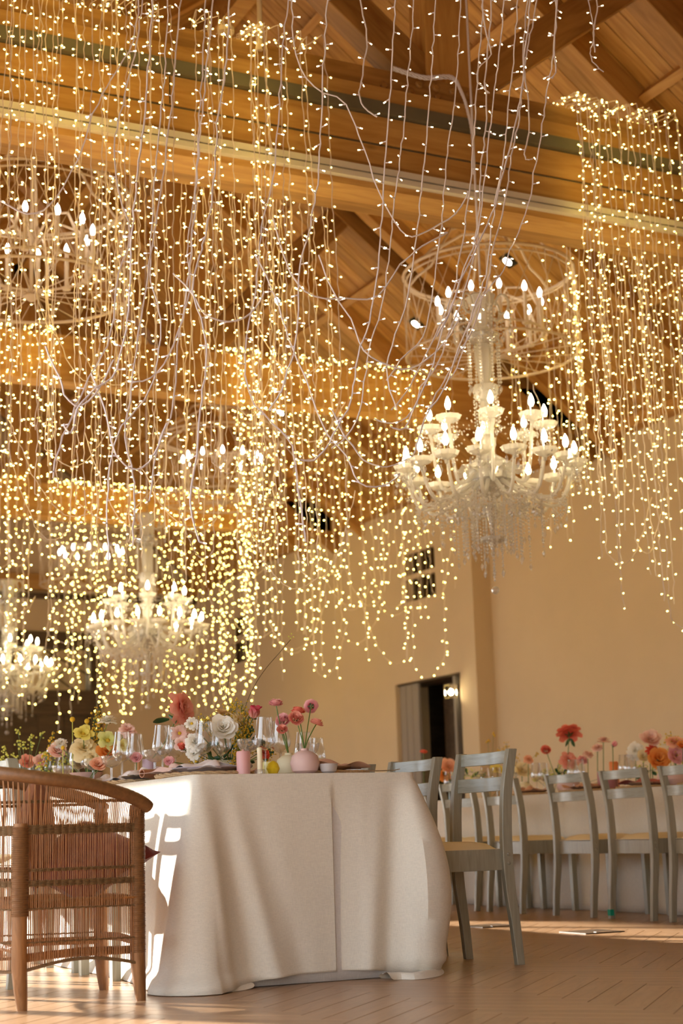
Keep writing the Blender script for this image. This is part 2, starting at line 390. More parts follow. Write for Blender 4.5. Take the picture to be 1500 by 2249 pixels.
for sx in (-1, 1):
    for sy in (-1, 1): MB().box((sx*.048-.004, sy*.048-.004, -.06), (sx*.048+.004, sy*.048+.004, .07)).build('bar', M_CHROME, la, False)
MB().box((0, -.005, -.005), (.1, .005, .085)).build('bracket', M_CHROME, la, False)
# ---- far gable wall with a big dark timber opening and lattice light
structure(MB().box((-1.2, YB, 0), (5.1, YB+.3, ZE)).box((5.1, YB, 3.65), (7.47, YB+.3, ZE)).box((7.47, YB, 0), (9.7, YB+.3, ZE)).build('wall_back', M_WALL, smooth=False))
g = MB(); g.hull([(-1.2, YB, ZE), (9.6, YB, ZE), (RX, YB, ZR+.4), (RX, YB, ZR+.4)], [(-1.2, YB+.3, ZE), (9.6, YB+.3, ZE), (RX, YB+.3, ZR+.4), (RX, YB+.3, ZR+.4)])
structure(g.build('wall_gable', M_WALL, smooth=False))
tb = structure(empty('trim_2', (0, YB, 0)))
MB().box((-1, -.14, 4.28), (9.2, 0, 4.52)).build('tie_band', M_BEAM, tb, False)
MB().box((-1, -.08, 4.16), (9.2, 0, 4.24)).build('moulding', M_DKWOOD, tb, False)
wn = structure(empty('window_1', (0, YB, 0)))
MB().box((5.1, -.06, 3.42), (7.47, .2, 3.66)).build('window_head', M_DKWOOD, wn, False)
MB().box((7.28, -.06, 0), (7.47, .2, 3.42)).build('jamb', M_DKWOOD, wn, False)
MB().box((5.1, -.06, 0), (6.1, .2, 3.42)).build('side_panel', M_DKWOOD, wn, False)
MB().box((6.1, -.06, 2.42), (7.28, .2, 2.78)).build('transom', M_DKWOOD, wn, False)
for q in range(3): MB().box((6.1+q*.393, .0, 0), (6.1+q*.393+.385, .1, 2.42)).build('door_panel', M_DKWOOD, wn, False)
x0, x1, z0, z1 = 6.1, 7.28, 2.78, 3.42
MB().box((x0, .1, z0), (x1, .11, z1)).build('pane', M_GLASS, wn, False)
for a, b in (((x0, z0+.1), (x0+.75, z1)), ((x0+.1, z1-.05), (x1-.2, z0)), ((x0+.45, z1), (x1, z0+.25)), ((x0+.35, z0), (x1, z1-.1))):
    MB().tube([(a[0], .07, a[1]), (b[0], .07, b[1])], .012, 4).build('lattice_bar', M_DKWOOD, wn, False)
ann = structure(MB().box((4.5, YB+2.2, 0), (9, YB+2.3, 4)).box((4.5, YB+.3, 3.9), (9, YB+2.3, 4)).box((4.5, YB+.3, 0), (4.6, YB+2.3, 4)).box((8.9, YB+.3, 0), (9, YB+2.3, 4)).build('wall_annex', M_WALL, smooth=False))
MB().box((5.9, YB+2.0, 2.9), (6.7, YB+2.19, 3.5)).build('cladding', M_BEAM, ann, False)
al = bpy.data.lights.new('annex_lamp', 'POINT'); al.energy = 16; al.color = (1, .8, .45); al.shadow_soft_size = .2
ao = bpy.data.objects.new('annex_lamp', al); COL.objects.link(ao); ao.location = (6.6, YB+1.2, 3.2)
# ---- left wall: out of view, mullioned openings sized for where the sun should fall
XL = -.6; ZL = roof_z(XL)+.2
holes = [(a, b, .02, h) for a, b, h in LEFT_WINDOWS]
wl = wall_with_holes('wall_left', XL-.3, XL, YN, YB+.3, 0, ZL, holes)
for n, (a, b, hh) in enumerate(LEFT_WINDOWS):
    wd = structure(empty('window_%d' % (n+2), (XL-.15, a, 0)))
    L = b-a; k = max(1, round(L/1.1))
    for q in range(k+1):
        y = q*L/k; MB().box((-.03, y-.028, 0), (.03, y+.028, hh)).build('mullion', M_GREYPANEL, wd, False)
    for z in (.02, hh-.09): MB().box((-.025, 0, z), (.025, L, z+.07)).build('window_rail', M_GREYPANEL, wd, False)
structure(MB().box((XL-.3, YN-.3, 0), (9.5, YN, ZR+.5)).build('wall_front', M_WALL, smooth=False))
structure(MB().box((-40, -40, -.2), (-.9, 60, -.05)).build('ground', plain('terrace_stone', srgb(190, 184, 172), .8, noise=.2, nscale=3), smooth=False))
# ---- roof: boards running up the slope, battens, rafters
ceil = structure(empty('ceiling', (0, 0, 0)))
SL = (9.6-RX)/math.cos(PITCH_R); SLL = (RX-XL+.6)/math.cos(PITCH_R)
BWd = .17
def board(L):
    mb = MB(); h = BWd/2-.004; mb.box((0, -h, 0), (L, h, .022)); return mb.mesh('plank', M_PINE, False)
bR, bL = board(SL), board(SLL)
nb = int((YB-5.2)/BWd)
for i in range(nb):
    y = 5.2 + BWd*(i+.5)
    linkpart('plank', bR, ceil, (RX, y, ZR), (0, PITCH_R, 0))
mb = MB(); h = BWd/2-.004
for i in range(int((YB-5.2)/BWd)): mb.box((0, 5.2+BWd*(i+.5)-h, 0), (SLL, 5.2+BWd*(i+.5)+h, .022))
o = mb.build('plank', M_PINE, ceil, False, kind='stuff'); o.rotation_euler = (0, 0, 0)
o.matrix_local = Matrix.Translation((RX, 0, ZR)) @ Matrix.Rotation(-PITCH_R, 4, 'Y') @ Matrix.Diagonal((-1, 1, 1, 1))
for nm, L, sg in (('roof_lining', SL, 1), ('roof_lining', SLL, -1)):
    mbx = MB().box((0, YN, .03), (L*sg, YB+.3, .12)) if sg > 0 else MB().box((-L, YN, .03), (0, YB+.3, .12))
    o = mbx.build(nm, M_DKWOOD, ceil, False); o.matrix_local = Matrix.Translation((RX, 0, ZR)) @ Matrix.Rotation(PITCH_R*sg, 4, 'Y')
for yy0, yy1 in ((YN, 5.2),):
    for L, sg in ((SL, 1), (SLL, -1)):
        o = MB().box((0 if sg > 0 else -L, yy0, .0), (L if sg > 0 else 0, yy1, .025)).build('boarding', M_PINE, ceil, False); o.matrix_local = Matrix.Translation((RX, 0, ZR)) @ Matrix.Rotation(PITCH_R*sg, 4, 'Y')
def slopebar(name, sg, s0, s1, y0, y1, d0, d1, mat):
    # a timber under the slope: s along slope from ridge, d depth below the boards
    a, b = (s0, s1) if sg > 0 else (-s1, -s0)
    o = MB().box((0, -(y1-y0)/2, -d1), (b-a, (y1-y0)/2, -d0)).build(name, mat, ceil, False)
    o.matrix_local = Matrix.Translation((RX, 0, ZR)) @ Matrix.Rotation(PITCH_R*sg, 4, 'Y') @ Matrix.Translation((a, (y0+y1)/2, 0)); return o
raf = [8.85+1.7*i for i in range(-4, 9)]
for y in raf:
    slopebar('rafter', 1, .1, SL-.2, y-.06, y+.06, 0, .2, M_BEAM)
    slopebar('rafter', -1, .1, SLL-.1, y-.06, y+.06, 0, .2, M_BEAM)
cc = math.cos(PITCH_R)
for X in (8.3, 7.1, 6.24, 5.4):
    s = (X-RX)/cc
    for ya, yb in zip(raf, raf[1:]):
        o = MB().box((0, 0, -.09), (yb-ya-.12, .07, 0)).build('batten', M_BEAM, ceil, False)
        o.matrix_local = Matrix.Translation((RX, 0, ZR)) @ Matrix.Rotation(PITCH_R, 4, 'Y') @ Matrix.Translation((s+.035, ya+.06, 0)) @ Matrix.Rotation(R_(90), 4, 'Z')
MB().box((RX-.08, YN, ZR-.3), (RX+.08, YB, ZR-.05)).build('ridge_beam', M_BEAM, ceil, False)
# wall plate under the eave
MB().box((0, 0, 0), (YB-14.75, .12, .2)).build('wall_plate', M_BEAM, ceil, False, loc=(9.0, 14.75, ZE-.02), rot=(0, 0, R_(90)))
MB().box((0, 0, 0), (14.75+7, .14, .24)).build('wall_plate', M_BEAM, ceil, False, loc=(9.23, -7, ZE-.1), rot=(0, 0, R_(90)))
# ---- trusses
def bar2(p, q, wy, wd, name, mat, par, y):
    # rectangular timber from p to q (x,z pairs) in the truss plane, depth wd, thickness wy
    a = Vector((p[0], 0, p[1])); b = Vector((q[0], 0, q[1])); L = (b-a).length; ang = math.atan2(b.z-a.z, b.x-a.x)
    return MB().box((0, -wy/2, -wd/2), (L, wy/2, wd/2)).build(name, mat, par, False, loc=(a.x, y, a.z), rot=(0, -ang, 0), bevel=.006)
def truss(y, zb, h, full=False):
    t = structure(empty('trim_%d' % (3+len([o for o in COL.objects if o.name.startswith('trim_')])), (0, y, 0)))
    if full:
        # built-up front beam: boards, grey channel and pale sliding track
        x0 = -.6; L = 9.8
        for za, zc, yf, mt, nm in ((4.92, 5.16, 0, M_BEAMD, 'top_board'), (4.925, 5.02, -.035, M_BEAM, 'board_strip'), (4.84, 4.92, -.05, M_RAIL, 'steel_channel'),
                                   (4.655, 4.835, -.01, M_BEAM, 'board'), (4.635, 4.655, -.0, M_RAIL, 'groove_strip'), (4.5, 4.635, -.02, M_BEAM, 'board'), (4.47, 4.5, -.045, M_BEAMD, 'board_strip'),
                                   (4.43, 4.47, -.07, M_TRACK, 'sliding_track'), (4.418, 4.43, -.05, M_BLACK, 'track_gap'), (4.385, 4.418, -.075, M_TRACK, 'sliding_track'), (4.345, 4.385, -.03, M_BEAM, 'board')):
            MB().box((0, yf, za), (L, .2, zc)).build(nm, mt, t, False, loc=(x0, 0, 0))
        for x in (2.94, 5.9):
            MB().box((0, -.0115, 4.66), (.006, .0, 4.83)).build('joint', M_BLACK, t, False, loc=(x, 0, 0))
        MB().box((0, .2, 4.345), (L, .34, 5.1)).build('board', M_BEAMD, t, False, loc=(x0, 0, 0))
    else:
        MB().box((0, -.1, zb), (9.8, .1, zb+h)).build('tie_beam', M_BEAM, t, False, loc=(-.6, 0, 0), bevel=.006)
        MB().box((0, -.13, zb), (9.8, -.1, zb+.05)).build('moulding', M_BEAM, t, False, loc=(-.6, 0, 0))
    yo = .12 if full else 0
    zt = zb+h
    bar2((RX, zt), (RX, ZR-.1), .2, .33, 'king_post', M_BEAM, t, yo)
    for sg in (1, -1):
        xm = RX+sg*1.5; zm = roof_z(xm)-.3
        bar2((RX+sg*.13, zt+.02), (xm, zm), .16, .24, 'strut', M_BEAMD, t, yo)
        xe = 9.15 if sg > 0 else -.5
        bar2((RX+sg*.05, ZR-.18), (xe, roof_z(xe)-.16), .2, .28, 'top_chord', M_BEAMD, t, yo)
    return t
T1 = truss(7.9, 4.35, .81, True); T2 = truss(12.55, 4.33, .42); T3 = truss(18.1, 4.33, .42); T0 = truss(2.9, 4.35, .42)
pcd = at_y(572, 50, 7.86)
MB().tube([(pcd.x, -.03, 5.1), (pcd.x, -.03, 6.6)], .016, 10).build('conduit', M_WHITEMETAL, T1)
for q in range(10):
    bx = 4.35+.19*(q % 6)+(0.02 if q > 5 else 0); bz = 5.11 if q > 5 else 5.05
    if q > 5: bx = 4.6+.12*(q-6)
    MB().lathe([(.026, 0), (.026, .008), (.018, .016), (.0001, .017)], 8).build('bolt', M_BEAMD, T1, loc=(bx, .0, bz), rot=(R_(90), 0, 0))
# ---- downlights in the boards
dl = None
slope_n = Vector((-math.sin(PITCH_R), 0, -math.cos(PITCH_R)))
def downlight(x, y, label, grp):
    global dl
    if dl is None:
        e = empty('downlight')
        MB().box((-.07, -.07, -.012), (.07, .07, 0)).build('bezel', M_BLACK, e, False)
        MB().lathe([(.042, -.012), (.045, -.02), (.05, -.02), (.052, -.012)], 14, base_cap=False).build('rim', M_CHROME, e)
        MB().lathe([(.0001, -.018), (.04, -.018), (.04, -.012)], 12).build('lens', M_SPOT, e)
        dl = e
    else: e = copy_tree(dl)
    e.location = (x, y, roof_z(x)-.002); e.rotation_euler = (0, PITCH_R, 0)
    tag(e, label, 'downlight', grp)
for x, y, l in ((7.53, 11.45, 'square black downlight glowing in the boards right of the ring chandelier hoop'), (7.57, 13.25, 'black downlight in the sloping boards left of the crystal chandelier crown'),
                (7.6, 15.0, 'black downlight in the boards just above the second lit beam'), (7.62, 16.7, 'black downlight in the boards below the lit top of the second beam'),
                (6.73, 16.6, 'black downlight on the higher row of the boards behind the light strands'), (6.73, 14.8, 'black downlight higher up the sloping boards hidden among strands')):
    downlight(x, y, l, 'downlights in the sloping board ceiling')
p = at_y(497, 66, 7.85)
e = tag(MB().lathe([(.05, 0), (.05, .03), (.035, .045), (.0001, .05)], 16).build('smoke_detector', M_WHITEMETAL, loc=(p.x, 7.86, 5.16)), 'round white detector on top of the front beam', 'detector')
# ================================================================= CRYSTAL CHANDELIERS
def crystal_chandelier(loc, label):
    e = empty('crystal_chandelier', loc, 0, label, 'chandelier', 'crystal candle chandeliers under the ridge')
    # z measured from the bottom ball (0) upward
    col = [(.012, .26), (.03, .3), (.012, .33), (.014, .4), (.03, .46), (.045, .5), (.02, .54)]
    MB().lathe(col, 14).build('lower_stem', M_CRYSTALC, e)
    MB().lathe([(.01, .29), (.07, .31), (.075, .33), (.03, .325)], 16, lobes=8, amp=.08).build('drip_disc', M_CRYSTAL, e)
    MB().lathe([(.015, .55), (.05, .57), (.1, .62), (.125, .68), (.12, .685), (.09, .63)], 20, lobes=10, amp=.04).build('centre_bowl', M_CRYSTALC, e)
    MB().lathe([(.03, .64), (.13, .67), (.14, .76), (.05, .82), (.03, .84), (.045, .88), (.045, .92), (.02, .95), (.03, .98), (.045, 1.02), (.05, 1.08), (.035, 1.14), (.03, 1.18)], 16, lobes=8, amp=.05).build('hub', M_CRYSTAL, e)
    MB().lathe([(.02, 1.14), (.06, 1.17), (.075, 1.22), (.07, 1.25), (.03, 1.26), (.05, 1.38), (.055, 1.46), (.04, 1.5)], 16, lobes=8, amp=.06).build('column', M_CRYSTAL, e)
    MB().lathe([(.04, 1.5), (.09, 1.53), (.1, 1.56), (.095, 1.57), (.03, 1.565)], 18, lobes=9, amp=.04).build('ring_dish', M_CRYSTALC, e)
    MB().lathe([(.02, 1.565), (.06, 1.6), (.065, 1.75), (.085, 1.8), (.08, 1.81), (.03, 1.8)], 14, lobes=7, amp=.09).build('crown', M_CRYSTAL, e)
    MB().tube([(0, 0, .3), (0, 0, 1.95)], .006, 6).build('rod', M_CHROME, e)
    MB().tube([(0, 0, 1.9), (0, 0, 5.72)], .007, 6).build('suspension_cable', M_WIREG, e)
    # scrolls on the crown
    for q in range(6):
        a = q*PI/3+.3; pts = []
        for i in range(12):
            t = i/11*PI*1.7; r = .085+.045*(1-math.cos(t))*.9; z = 1.74+.06*math.sin(t)
            pts.append((r*math.cos(a), r*math.sin(a), z))
        MB().tube(pts, .009, 5).build('scroll', M_CRYSTAL, e)
    cup = MB().lathe([(.008, -.05), (.012, -.03), (.025, -.022), (.062, -.006), (.074, .02), (.066, .018), (.015, .004)], 20, lobes=10, amp=.06).mesh('candle_cup', M_CRYSTAL)
    slv = MB().lathe([(.012, 0), (.012, .055), (.008, .058)], 8).mesh('candle_tube', M_CHROME)
    blb = MB().lathe([(.007, .055), (.0165, .075), (.0175, .09), (.011, .115), (.002, .135)], 8).mesh('candle_bulb', M_CANDLE)
    def tier(n, r, zc, zlow, rin, zin, off):
        pts = []
        for i in range(13):
            t = i/12
            # from hub outward, dipping, then rising to the cup
            x = rin + (r-rin)*(1-(1-t)**1.35) if t < .8 else rin+(r-rin)*(1-(.2)**1.35) + (r-(rin+(r-rin)*(1-.2**1.35)))*((t-.8)/.2)
            z = zin + (zlow-zin)*math.sin(min(1, t/.62)*PI/2) if t < .62 else zlow + (zc-zlow)*((t-.62)/.38)**1.6
            pts.append((x, 0, z))
        arm = MB().tube(pts, [.014-.004*i/12 for i in range(13)], 6).mesh('arm', M_CRYSTAL)
        for q in range(n):
            a = 2*PI*q/n+off
            linkpart('arm', arm, e, rot=(0, 0, a))
            p = (r*math.cos(a), r*math.sin(a), zc)
            linkpart('candle_cup', cup, e, p); linkpart('candle_tube', slv, e, p); linkpart('candle_bulb', blb, e, p)
    tier(16, .5, .735, .52, .1, .66, .12); tier(8, .34, .99, .62, .08, .74, .3)
    rr = random.Random(5)
    # bead chains and drops, joined
    ch = MB(); dp = MB()
    def chain(x, y, z1, z0, r=.0095, drop=True):
        r *= 1.15
        n = max(2, int((z1-z0)/.02))
        for i in range(n): ch.octa((x, y, z1-(z1-z0)*i/n), r)
        if drop: dp.octa((x, y, z0-.02), .013, .026)
    for q in range(8):
        a = q*PI/4; chain(.095*math.cos(a), .095*math.sin(a), 1.52, 1.24)
        chain(.07*math.cos(a+.4), .07*math.sin(a+.4), 1.2, .98, .008, False)
    for q in range(6):
        a = q*PI/3+.3
        for s in (-1, 0, 1): chain(.17*math.cos(a+.12*s), .17*math.sin(a+.12*s), 1.7, 1.56+.03*abs(s), .007)
    for q in range(26):
        a = q*2*PI/26; r = .12+.05*(q % 2); chain(r*math.cos(a), r*math.sin(a), .56, .2+.12*rr.random())
    for q in range(16):      # second swag ring under the arms
        a0 = 2*PI*q/16; a1 = 2*PI*(q+1)/16
        for r, zc, dpz in ((.44, .54, .07), (.3, .56, .09), (.2, .58, .1)):
            for i in range(9):
                t = i/9; a = a0+(a1-a0)*t; ch.octa((r*math.cos(a), r*math.sin(a), zc-dpz*math.sin(PI*t)), .0095)
            if q % 2 == 0: chain(r*math.cos(a0), r*math.sin(a0), zc, zc-.12, .009)
    for q in range(12):
        a = q*2*PI/12+.2; r = .3; chain(r*math.cos(a), r*math.sin(a), .54, .2+.14*rr.random(), .0075)
    for q in range(6):
        a = q*PI/3; chain(.06*math.cos(a), .06*math.sin(a), .3, .14, .007)
    chain(0, 0, .26, .06, .009, False)
    for q in range(16):      # swags between lower cups plus drops
        a0 = 2*PI*q/16+.12; a1 = 2*PI*(q+1)/16+.12
        for i in range(8):
            t = i/8; a = a0+(a1-a0)*t; z = .735-.02-.11*math.sin(PI*t); ch.octa((.52*math.cos(a), .52*math.sin(a), z), .008)
        for s in (-1, 1): dp.octa((.5*math.cos(a0)+.05*math.cos(a0+s*1.4), .5*math.sin(a0)+.05*math.sin(a0+s*1.4), .68), .012, .028)
        chain(.56*math.cos(a0), .56*math.sin(a0), .73, .66, .008)
        chain(.4*math.cos(a0), .4*math.sin(a0), .53, .44-.05*rr.random(), .008)
    for q in range(8):
        a0 = 2*PI*q/8+.3
        for s in range(4):
            b = s*PI/2+.5; chain(.34*math.cos(a0)+.055*math.cos(b), .34*math.sin(a0)+.055*math.sin(b), .98, .91, .008)
        a1 = a0+PI/4
        for i in range(8):
            t = i/8; a = a0+(a1-a0)*t; ch.octa((.36*math.cos(a), .36*math.sin(a), .97-.1*math.sin(PI*t)), .008)
        for i in range(12):
            t = i/12; ch.octa(((.05+.27*t)*math.cos(a0), (.05+.27*t)*math.sin(a0), 1.2-.25*t-.12*math.sin(PI*t)), .007)
    ch.build('bead_chains', M_CRYSTALD, e, False, kind='stuff'); dp.build('drops', M_CRYSTALC, e, False, kind='stuff')
    MB().ball((0, 0, .02), .024, 12, 8).build('ball_finial', M_CRYSTALC, e)
    # fluted glass fans over the hub
    for q in range(8):
        a = q*PI/4+.1
        rows = [[((.06+.14*v)*math.cos(a+u*.33), (.06+.14*v)*math.sin(a+u*.33), .66+.2*v-.13*v*v+.02*math.cos(u*9)) for u in (-1, -.5, 0, .5, 1)] for v in (0, .33, .66, 1)]
        MB().grid(rows).build('glass_leaf', M_CRYSTAL, e)
    return e
M_CRYSTALD = thin_glass('crystal_beads', (1, .95, .88), .1, .6, .5)
ch1 = crystal_chandelier((RX, 7.68, 1.87), 'large crystal chandelier with lit candle bulbs hanging in front of the front beam')
def cop_ch(loc, label, rz):
    c = copy_tree(ch1); c.location = loc; c.rotation_euler = (0, 0, rz); tag(c, label, 'chandelier', 'crystal candle chandeliers under the ridge'); return c
cop_ch((RX, 13.67, 1.7), 'crystal chandelier above the middle of the flower-laden table, second in the row', .15)
cop_ch((RX-.12, 18.2, 1.78), 'small far crystal chandelier cut off by the left edge of the photo', .3)
cop_ch((RX-.05, 22.3, 1.95), 'farthest crystal chandelier near the gable wall', .2) if False else None
# plaited supply cables draped over the front beam
pc = MB()
A = [at_y(862, 152, 7.86), at_y(930, 172, 7.84), at_y(990, 172, 7.84), at_y(1012, 205, 7.84), at_y(1025, 245, 7.83), at_y(1035, 300, 7.8), at_y(1038, 380, 7.75)]
def smooth(pts, n=6):
    out = []
    P = [Vector(p) for p in pts]
    for i in range(len(P)-1):
        a, b, c, d = P[max(i-1, 0)], P[i], P[i+1], P[min(i+2, len(P)-1)]
        for k_ in range(n):
            t = k_/n; out.append(.5*((2*b)+(c-a)*t+(2*a-5*b+4*c-d)*t*t+(3*b-a-3*c+d)*t**3))
    out.append(P[-1]); return out
SP = smooth(A, 8)
for q in range(5):
    pts = [p + Vector((0, -.01+.008*math.cos(i*.9+q*1.26), .013*math.sin(i*.9+q*1.26))) for i, p in enumerate(SP)]
    pc.tube(pts, .005, 5)
tag(pc.build('cable_bundle', M_WIREG), 'plaited grey cable bundle draped over the front beam at the king post', 'cable')
# ================================================================= WIRE DRUM CHANDELIERS
def ring_chandelier(loc, label):
    e = empty('wire_drum_chandelier', loc, 0, label, 'chandelier', 'cream wire drum chandeliers with candle bulbs')
    R = .68
    def hoop(r, z, t, n=40): return MB().tube([(r*math.cos(2*PI*i/n), r*math.sin(2*PI*i/n), z) for i in range(n)], t, 5, close=True)
    hoop(R, .25, .014).build('top_hoop', M_WHITEMETAL, e); hoop(R-.02, .21, .008).build('inner_hoop', M_WHITEMETAL, e)
    hoop(R, -.43, .012).build('bottom_hoop', M_WHITEMETAL, e); hoop(.42, -.27, .01).build('candle_wheel', M_WHITEMETAL, e)
    lat = MB(); n = 20
    for i in range(n):
        a = 2*PI*i/n
        for s in (-1, 1):
            b = a+s*2*PI/n*1.5; lat.tube([(R*math.cos(a), R*math.sin(a), .25), (R*math.cos((a+b)/2)*1.01, R*math.sin((a+b)/2)*1.01, -.1), (R*math.cos(b), R*math.sin(b), -.43)], .0035, 3)
    lat.build('lattice_wires', M_WHITEMETAL, e, kind='stuff')
    MB().tube([(0, 0, -.45), (0, 0, .62)], .014, 6).build('centre_pole', M_WHITEMETAL, e)
    MB().lathe([(.02, -.5), (.06, -.47), (.03, -.43)], 12).build('hub', M_WHITEMETAL, e)
    MB().lathe([(.03, .55), (.07, .58), (.05, .64), (.02, .66)], 12).build('top_boss', M_WHITEMETAL, e)
    sp = MB().tube([(.03, 0, -.45), (R, 0, -.43)], .005, 4).mesh('spoke', M_WHITEMETAL)
    for i in range(16): linkpart('spoke', sp, e, rot=(0, 0, 2*PI*i/16))
    ar = MB().tube([(.03, 0, .6), (.2, 0, .62), (.38, 0, .55), (.48, 0, .4), (.6, 0, .33), (R, 0, .25)], .011, 5).mesh('arm', M_WHITEMETAL)
    ar2 = MB().tube([(.02, 0, -.1), (.16, 0, .1), (.34, 0, .06), (.42, 0, -.1), (.42, 0, -.27)], .01, 5).mesh('arm', M_WHITEMETAL)
    for i in range(6): linkpart('arm', ar, e, rot=(0, 0, PI/3*i+.2)); linkpart('arm', ar2, e, rot=(0, 0, PI/3*i))
    tb_ = MB().lathe([(.03, -.29), (.034, -.27), (.016, -.26), (.016, -.02)], 8).mesh('candle_sleeve', M_SLEEVE)
    bl = MB().lathe([(.008, -.02), (.0185, .005), (.0195, .02), (.012, .045), (.002, .065)], 8).mesh('candle_bulb', M_CANDLEW)
    for i in range(12):
        a = 2*PI*i/12+.15; linkpart('candle_sleeve', tb_, e, (.42*math.cos(a), .42*math.sin(a), 0)); linkpart('candle_bulb', bl, e, (.42*math.cos(a), .42*math.sin(a), 0))
    MB().tube([(0, 0, .6), (0, 0, 1.9)], .007, 5).build('hanging_rod', M_WHITEMETAL, e)
    return e
M_CANDLEW = glow('white_bulb', (1, .94, .8), 22)
rc = ring_chandelier(at_y(1075, 667, 10.2), 'cream wire drum chandelier behind the large crystal one')
RINGS = [rc.location.copy()]
for (x, y, Y, l) in ((70, 511, 10.2, 'cream wire drum chandelier at the left edge just under the front beam'), (488, 1012, 15.3, 'wire drum chandelier half hidden by strands left of the large crystal one'),
                     (200, 1215, 20.3, 'farthest drum chandelier glowing above the gable opening')):
    c = copy_tree(rc); c.location = at_y(x, y, Y); tag(c, l, 'chandelier', 'cream wire drum chandeliers with candle bulbs'); RINGS.append(c.location.copy())
# ================================================================= FAIRY LIGHT STRANDS
SR = random.Random(11)
def strand(pts, wr, step, led_r, stub, wmat, lmat, label, group, seed, jit=.006, sides=3, detail=5):
    """wire through pts (world), a node with a stub and a bulb every `step` metres"""
    rr = random.Random(seed)
    P = [Vector(p) for p in pts]; o0 = P[0].copy()
    out = [P[0]]; acc = 0
    nodes = []
    for a, b in zip(P, P[1:]):
        L = (b-a).length; k_ = max(1, int(round(L/(step/2)))); 
        for i in range(1, k_+1):
            q = a+(b-a)*(i/k_); q = q+Vector((rr.uniform(-jit, jit), rr.uniform(-jit, jit), rr.uniform(-jit, jit)*.3)); out.append(q)
            acc += L/k_
            if acc >= step*rr.uniform(.75, 1.1): nodes.append(q); acc = 0
    mb = MB().tube([p-o0 for p in out], wr, sides, cap=False); lb = MB(); side = 1
    for q in nodes:
        side = -side; a = rr.uniform(-.9, .9)+(0 if side > 0 else PI); el = rr.uniform(-.5, .35)
        d = Vector((math.cos(a)*math.cos(el), math.sin(a)*math.cos(el), math.sin(el))); c = q-o0
        mb.tube([c, c+d*stub], wr*.9, 3, cap=False); s = c+d*(stub+led_r*.8)
        if detail > 5: lb.tube([c+d*stub, c+d*(stub+.011)], [led_r*.8, led_r], 6)
        elif led_r < .0055: lb.tube([c+d*(stub-.002), c+d*(stub+.007)], led_r, 5)
        else: lb.octa(s, led_r)
    w_ = mb.build('light_strand', wmat, smooth=False, loc=o0); tag(w_, label, 'string lights', group)
    if lb.v: lb.build('bulb', lmat, w_, smooth=True, kind='stuff')
    return w_
def hang(x, y, z1, z0, sway, rr):
    """a slightly wandering plumb strand"""
    n = max(3, int((z1-z0)/.35)); pts = [Vector((x, y, z1))]; dx = dy = 0
    for i in range(1, n+1):
        dx += rr.uniform(-.02, .02)+sway*(z1-z0)/n; dy += rr.uniform(-.012, .012); pts.append(Vector((x+dx, y+dy, z1-(z1-z0)*i/n)))
    return pts
def curtain(xs, yf, yb, ztop, zend, grp, lab, cfg, seed, drape=True, swag=0):
    led = M_LED1 if yf < 9 else M_LED
    rr = random.Random(seed)
    base_lab, base_grp = lab, grp
    for i, (x, ci, cn) in enumerate(xs):
        wh = 'cluster' if cn < 2 else ('leftmost cluster' if ci == 0 else 'rightmost cluster' if ci == cn-1 else '%s cluster from the left' % _NTH[ci])
        lab = '%s, %s' % (base_lab, wh); grp = '%s, %s' % (base_grp, wh)
        z0 = zend(x, rr)
        yy = yf+rr.uniform(-.05, .02)
        pts = []
        if drape:   # lies over the beam before it falls
            pts = [Vector((x+rr.uniform(-.15, .15), yb, ztop+.0)), Vector((x+rr.uniform(-.08, .08), (yf+yb)/2, ztop+.02)), Vector((x, yy, ztop-.01))]
        pts += hang(x, yy, ztop-.04, z0, rr.uniform(-.01, .01), rr)
        if swag and rr.random() < swag:     # loop up to a neighbour instead of ending free
            e_ = pts[-1]; w2 = rr.choice((-1, 1))*rr.uniform(.2, .5); hgt = rr.uniform(.1, .5)
            for k_ in range(1, 9):
                t = k_/8; pts.append(e_+Vector((w2*t, rr.uniform(-.01, .01), -.12*math.sin(PI*t)+hgt*t*t)))
        strand(pts, cfg[0], cfg[1], cfg[2], cfg[3], M_WIRE, led, lab, grp, rr.random(), jit=cfg[4])
def px_at(x, Y, z): # room x for a photo column at a given depth plane and height
    lo, hi = -3., 14.
    for _ in range(40):
        mid = (lo+hi)/2; d = Vector((mid, Y, z))-CAM; q = 750+F_PX*d.dot(RT)/d.dot(FW)
        if q < x: lo = mid
        else: hi = mid
    return (lo+hi)/2
_NTH = ('first', 'second', 'third', 'fourth', 'fifth', 'sixth', 'seventh', 'eighth')
def cols(spec, Y, z, rr): # spec: (x from, x to, how many)
    out = []
    for a, b, n in spec:
        for i in range(n): out.append((px_at(a+(b-a)*(i+rr.uniform(.1, .9))/n, Y, z), spec.index((a, b, n)), len(spec)))
    return out
CF = (.003, .09, .0038, .018, .006)
def zpx(y, dep): return CAM_H + (1830-y)/F_PX*dep*1.02
rr = random.Random(21)
def zend1(x, r): 
    return r.choice((r.uniform(2.0, 2.7), r.uniform(2.3, 3.3), r.uniform(1.9, 2.3)))
curtain(cols([(-20, 150, 14), (150, 210, 4), (215, 280, 6), (280, 380, 6), (430, 520, 6), (555, 592, 7), (592, 720, 5)], 7.7, 4.5, rr), 7.72, 8.12, 5.18, zend1,
        'light strands draped over the front beam, left part', 'fairy light strand over the left half of the front beam', CF, 31, True, .35)
curtain(cols([(205, 250, 4), (255, 345, 7), (395, 470, 7), (480, 560, 7), (575, 640, 7), (640, 720, 4)], 8.35, 4.2, rr), 8.32, 8.15, 5.18, lambda x, r: r.uniform(1.9, 3.2),
        'light strands falling behind the front beam, left part', 'fairy light strand behind the left half of the front beam', CF, 32, True, .2)
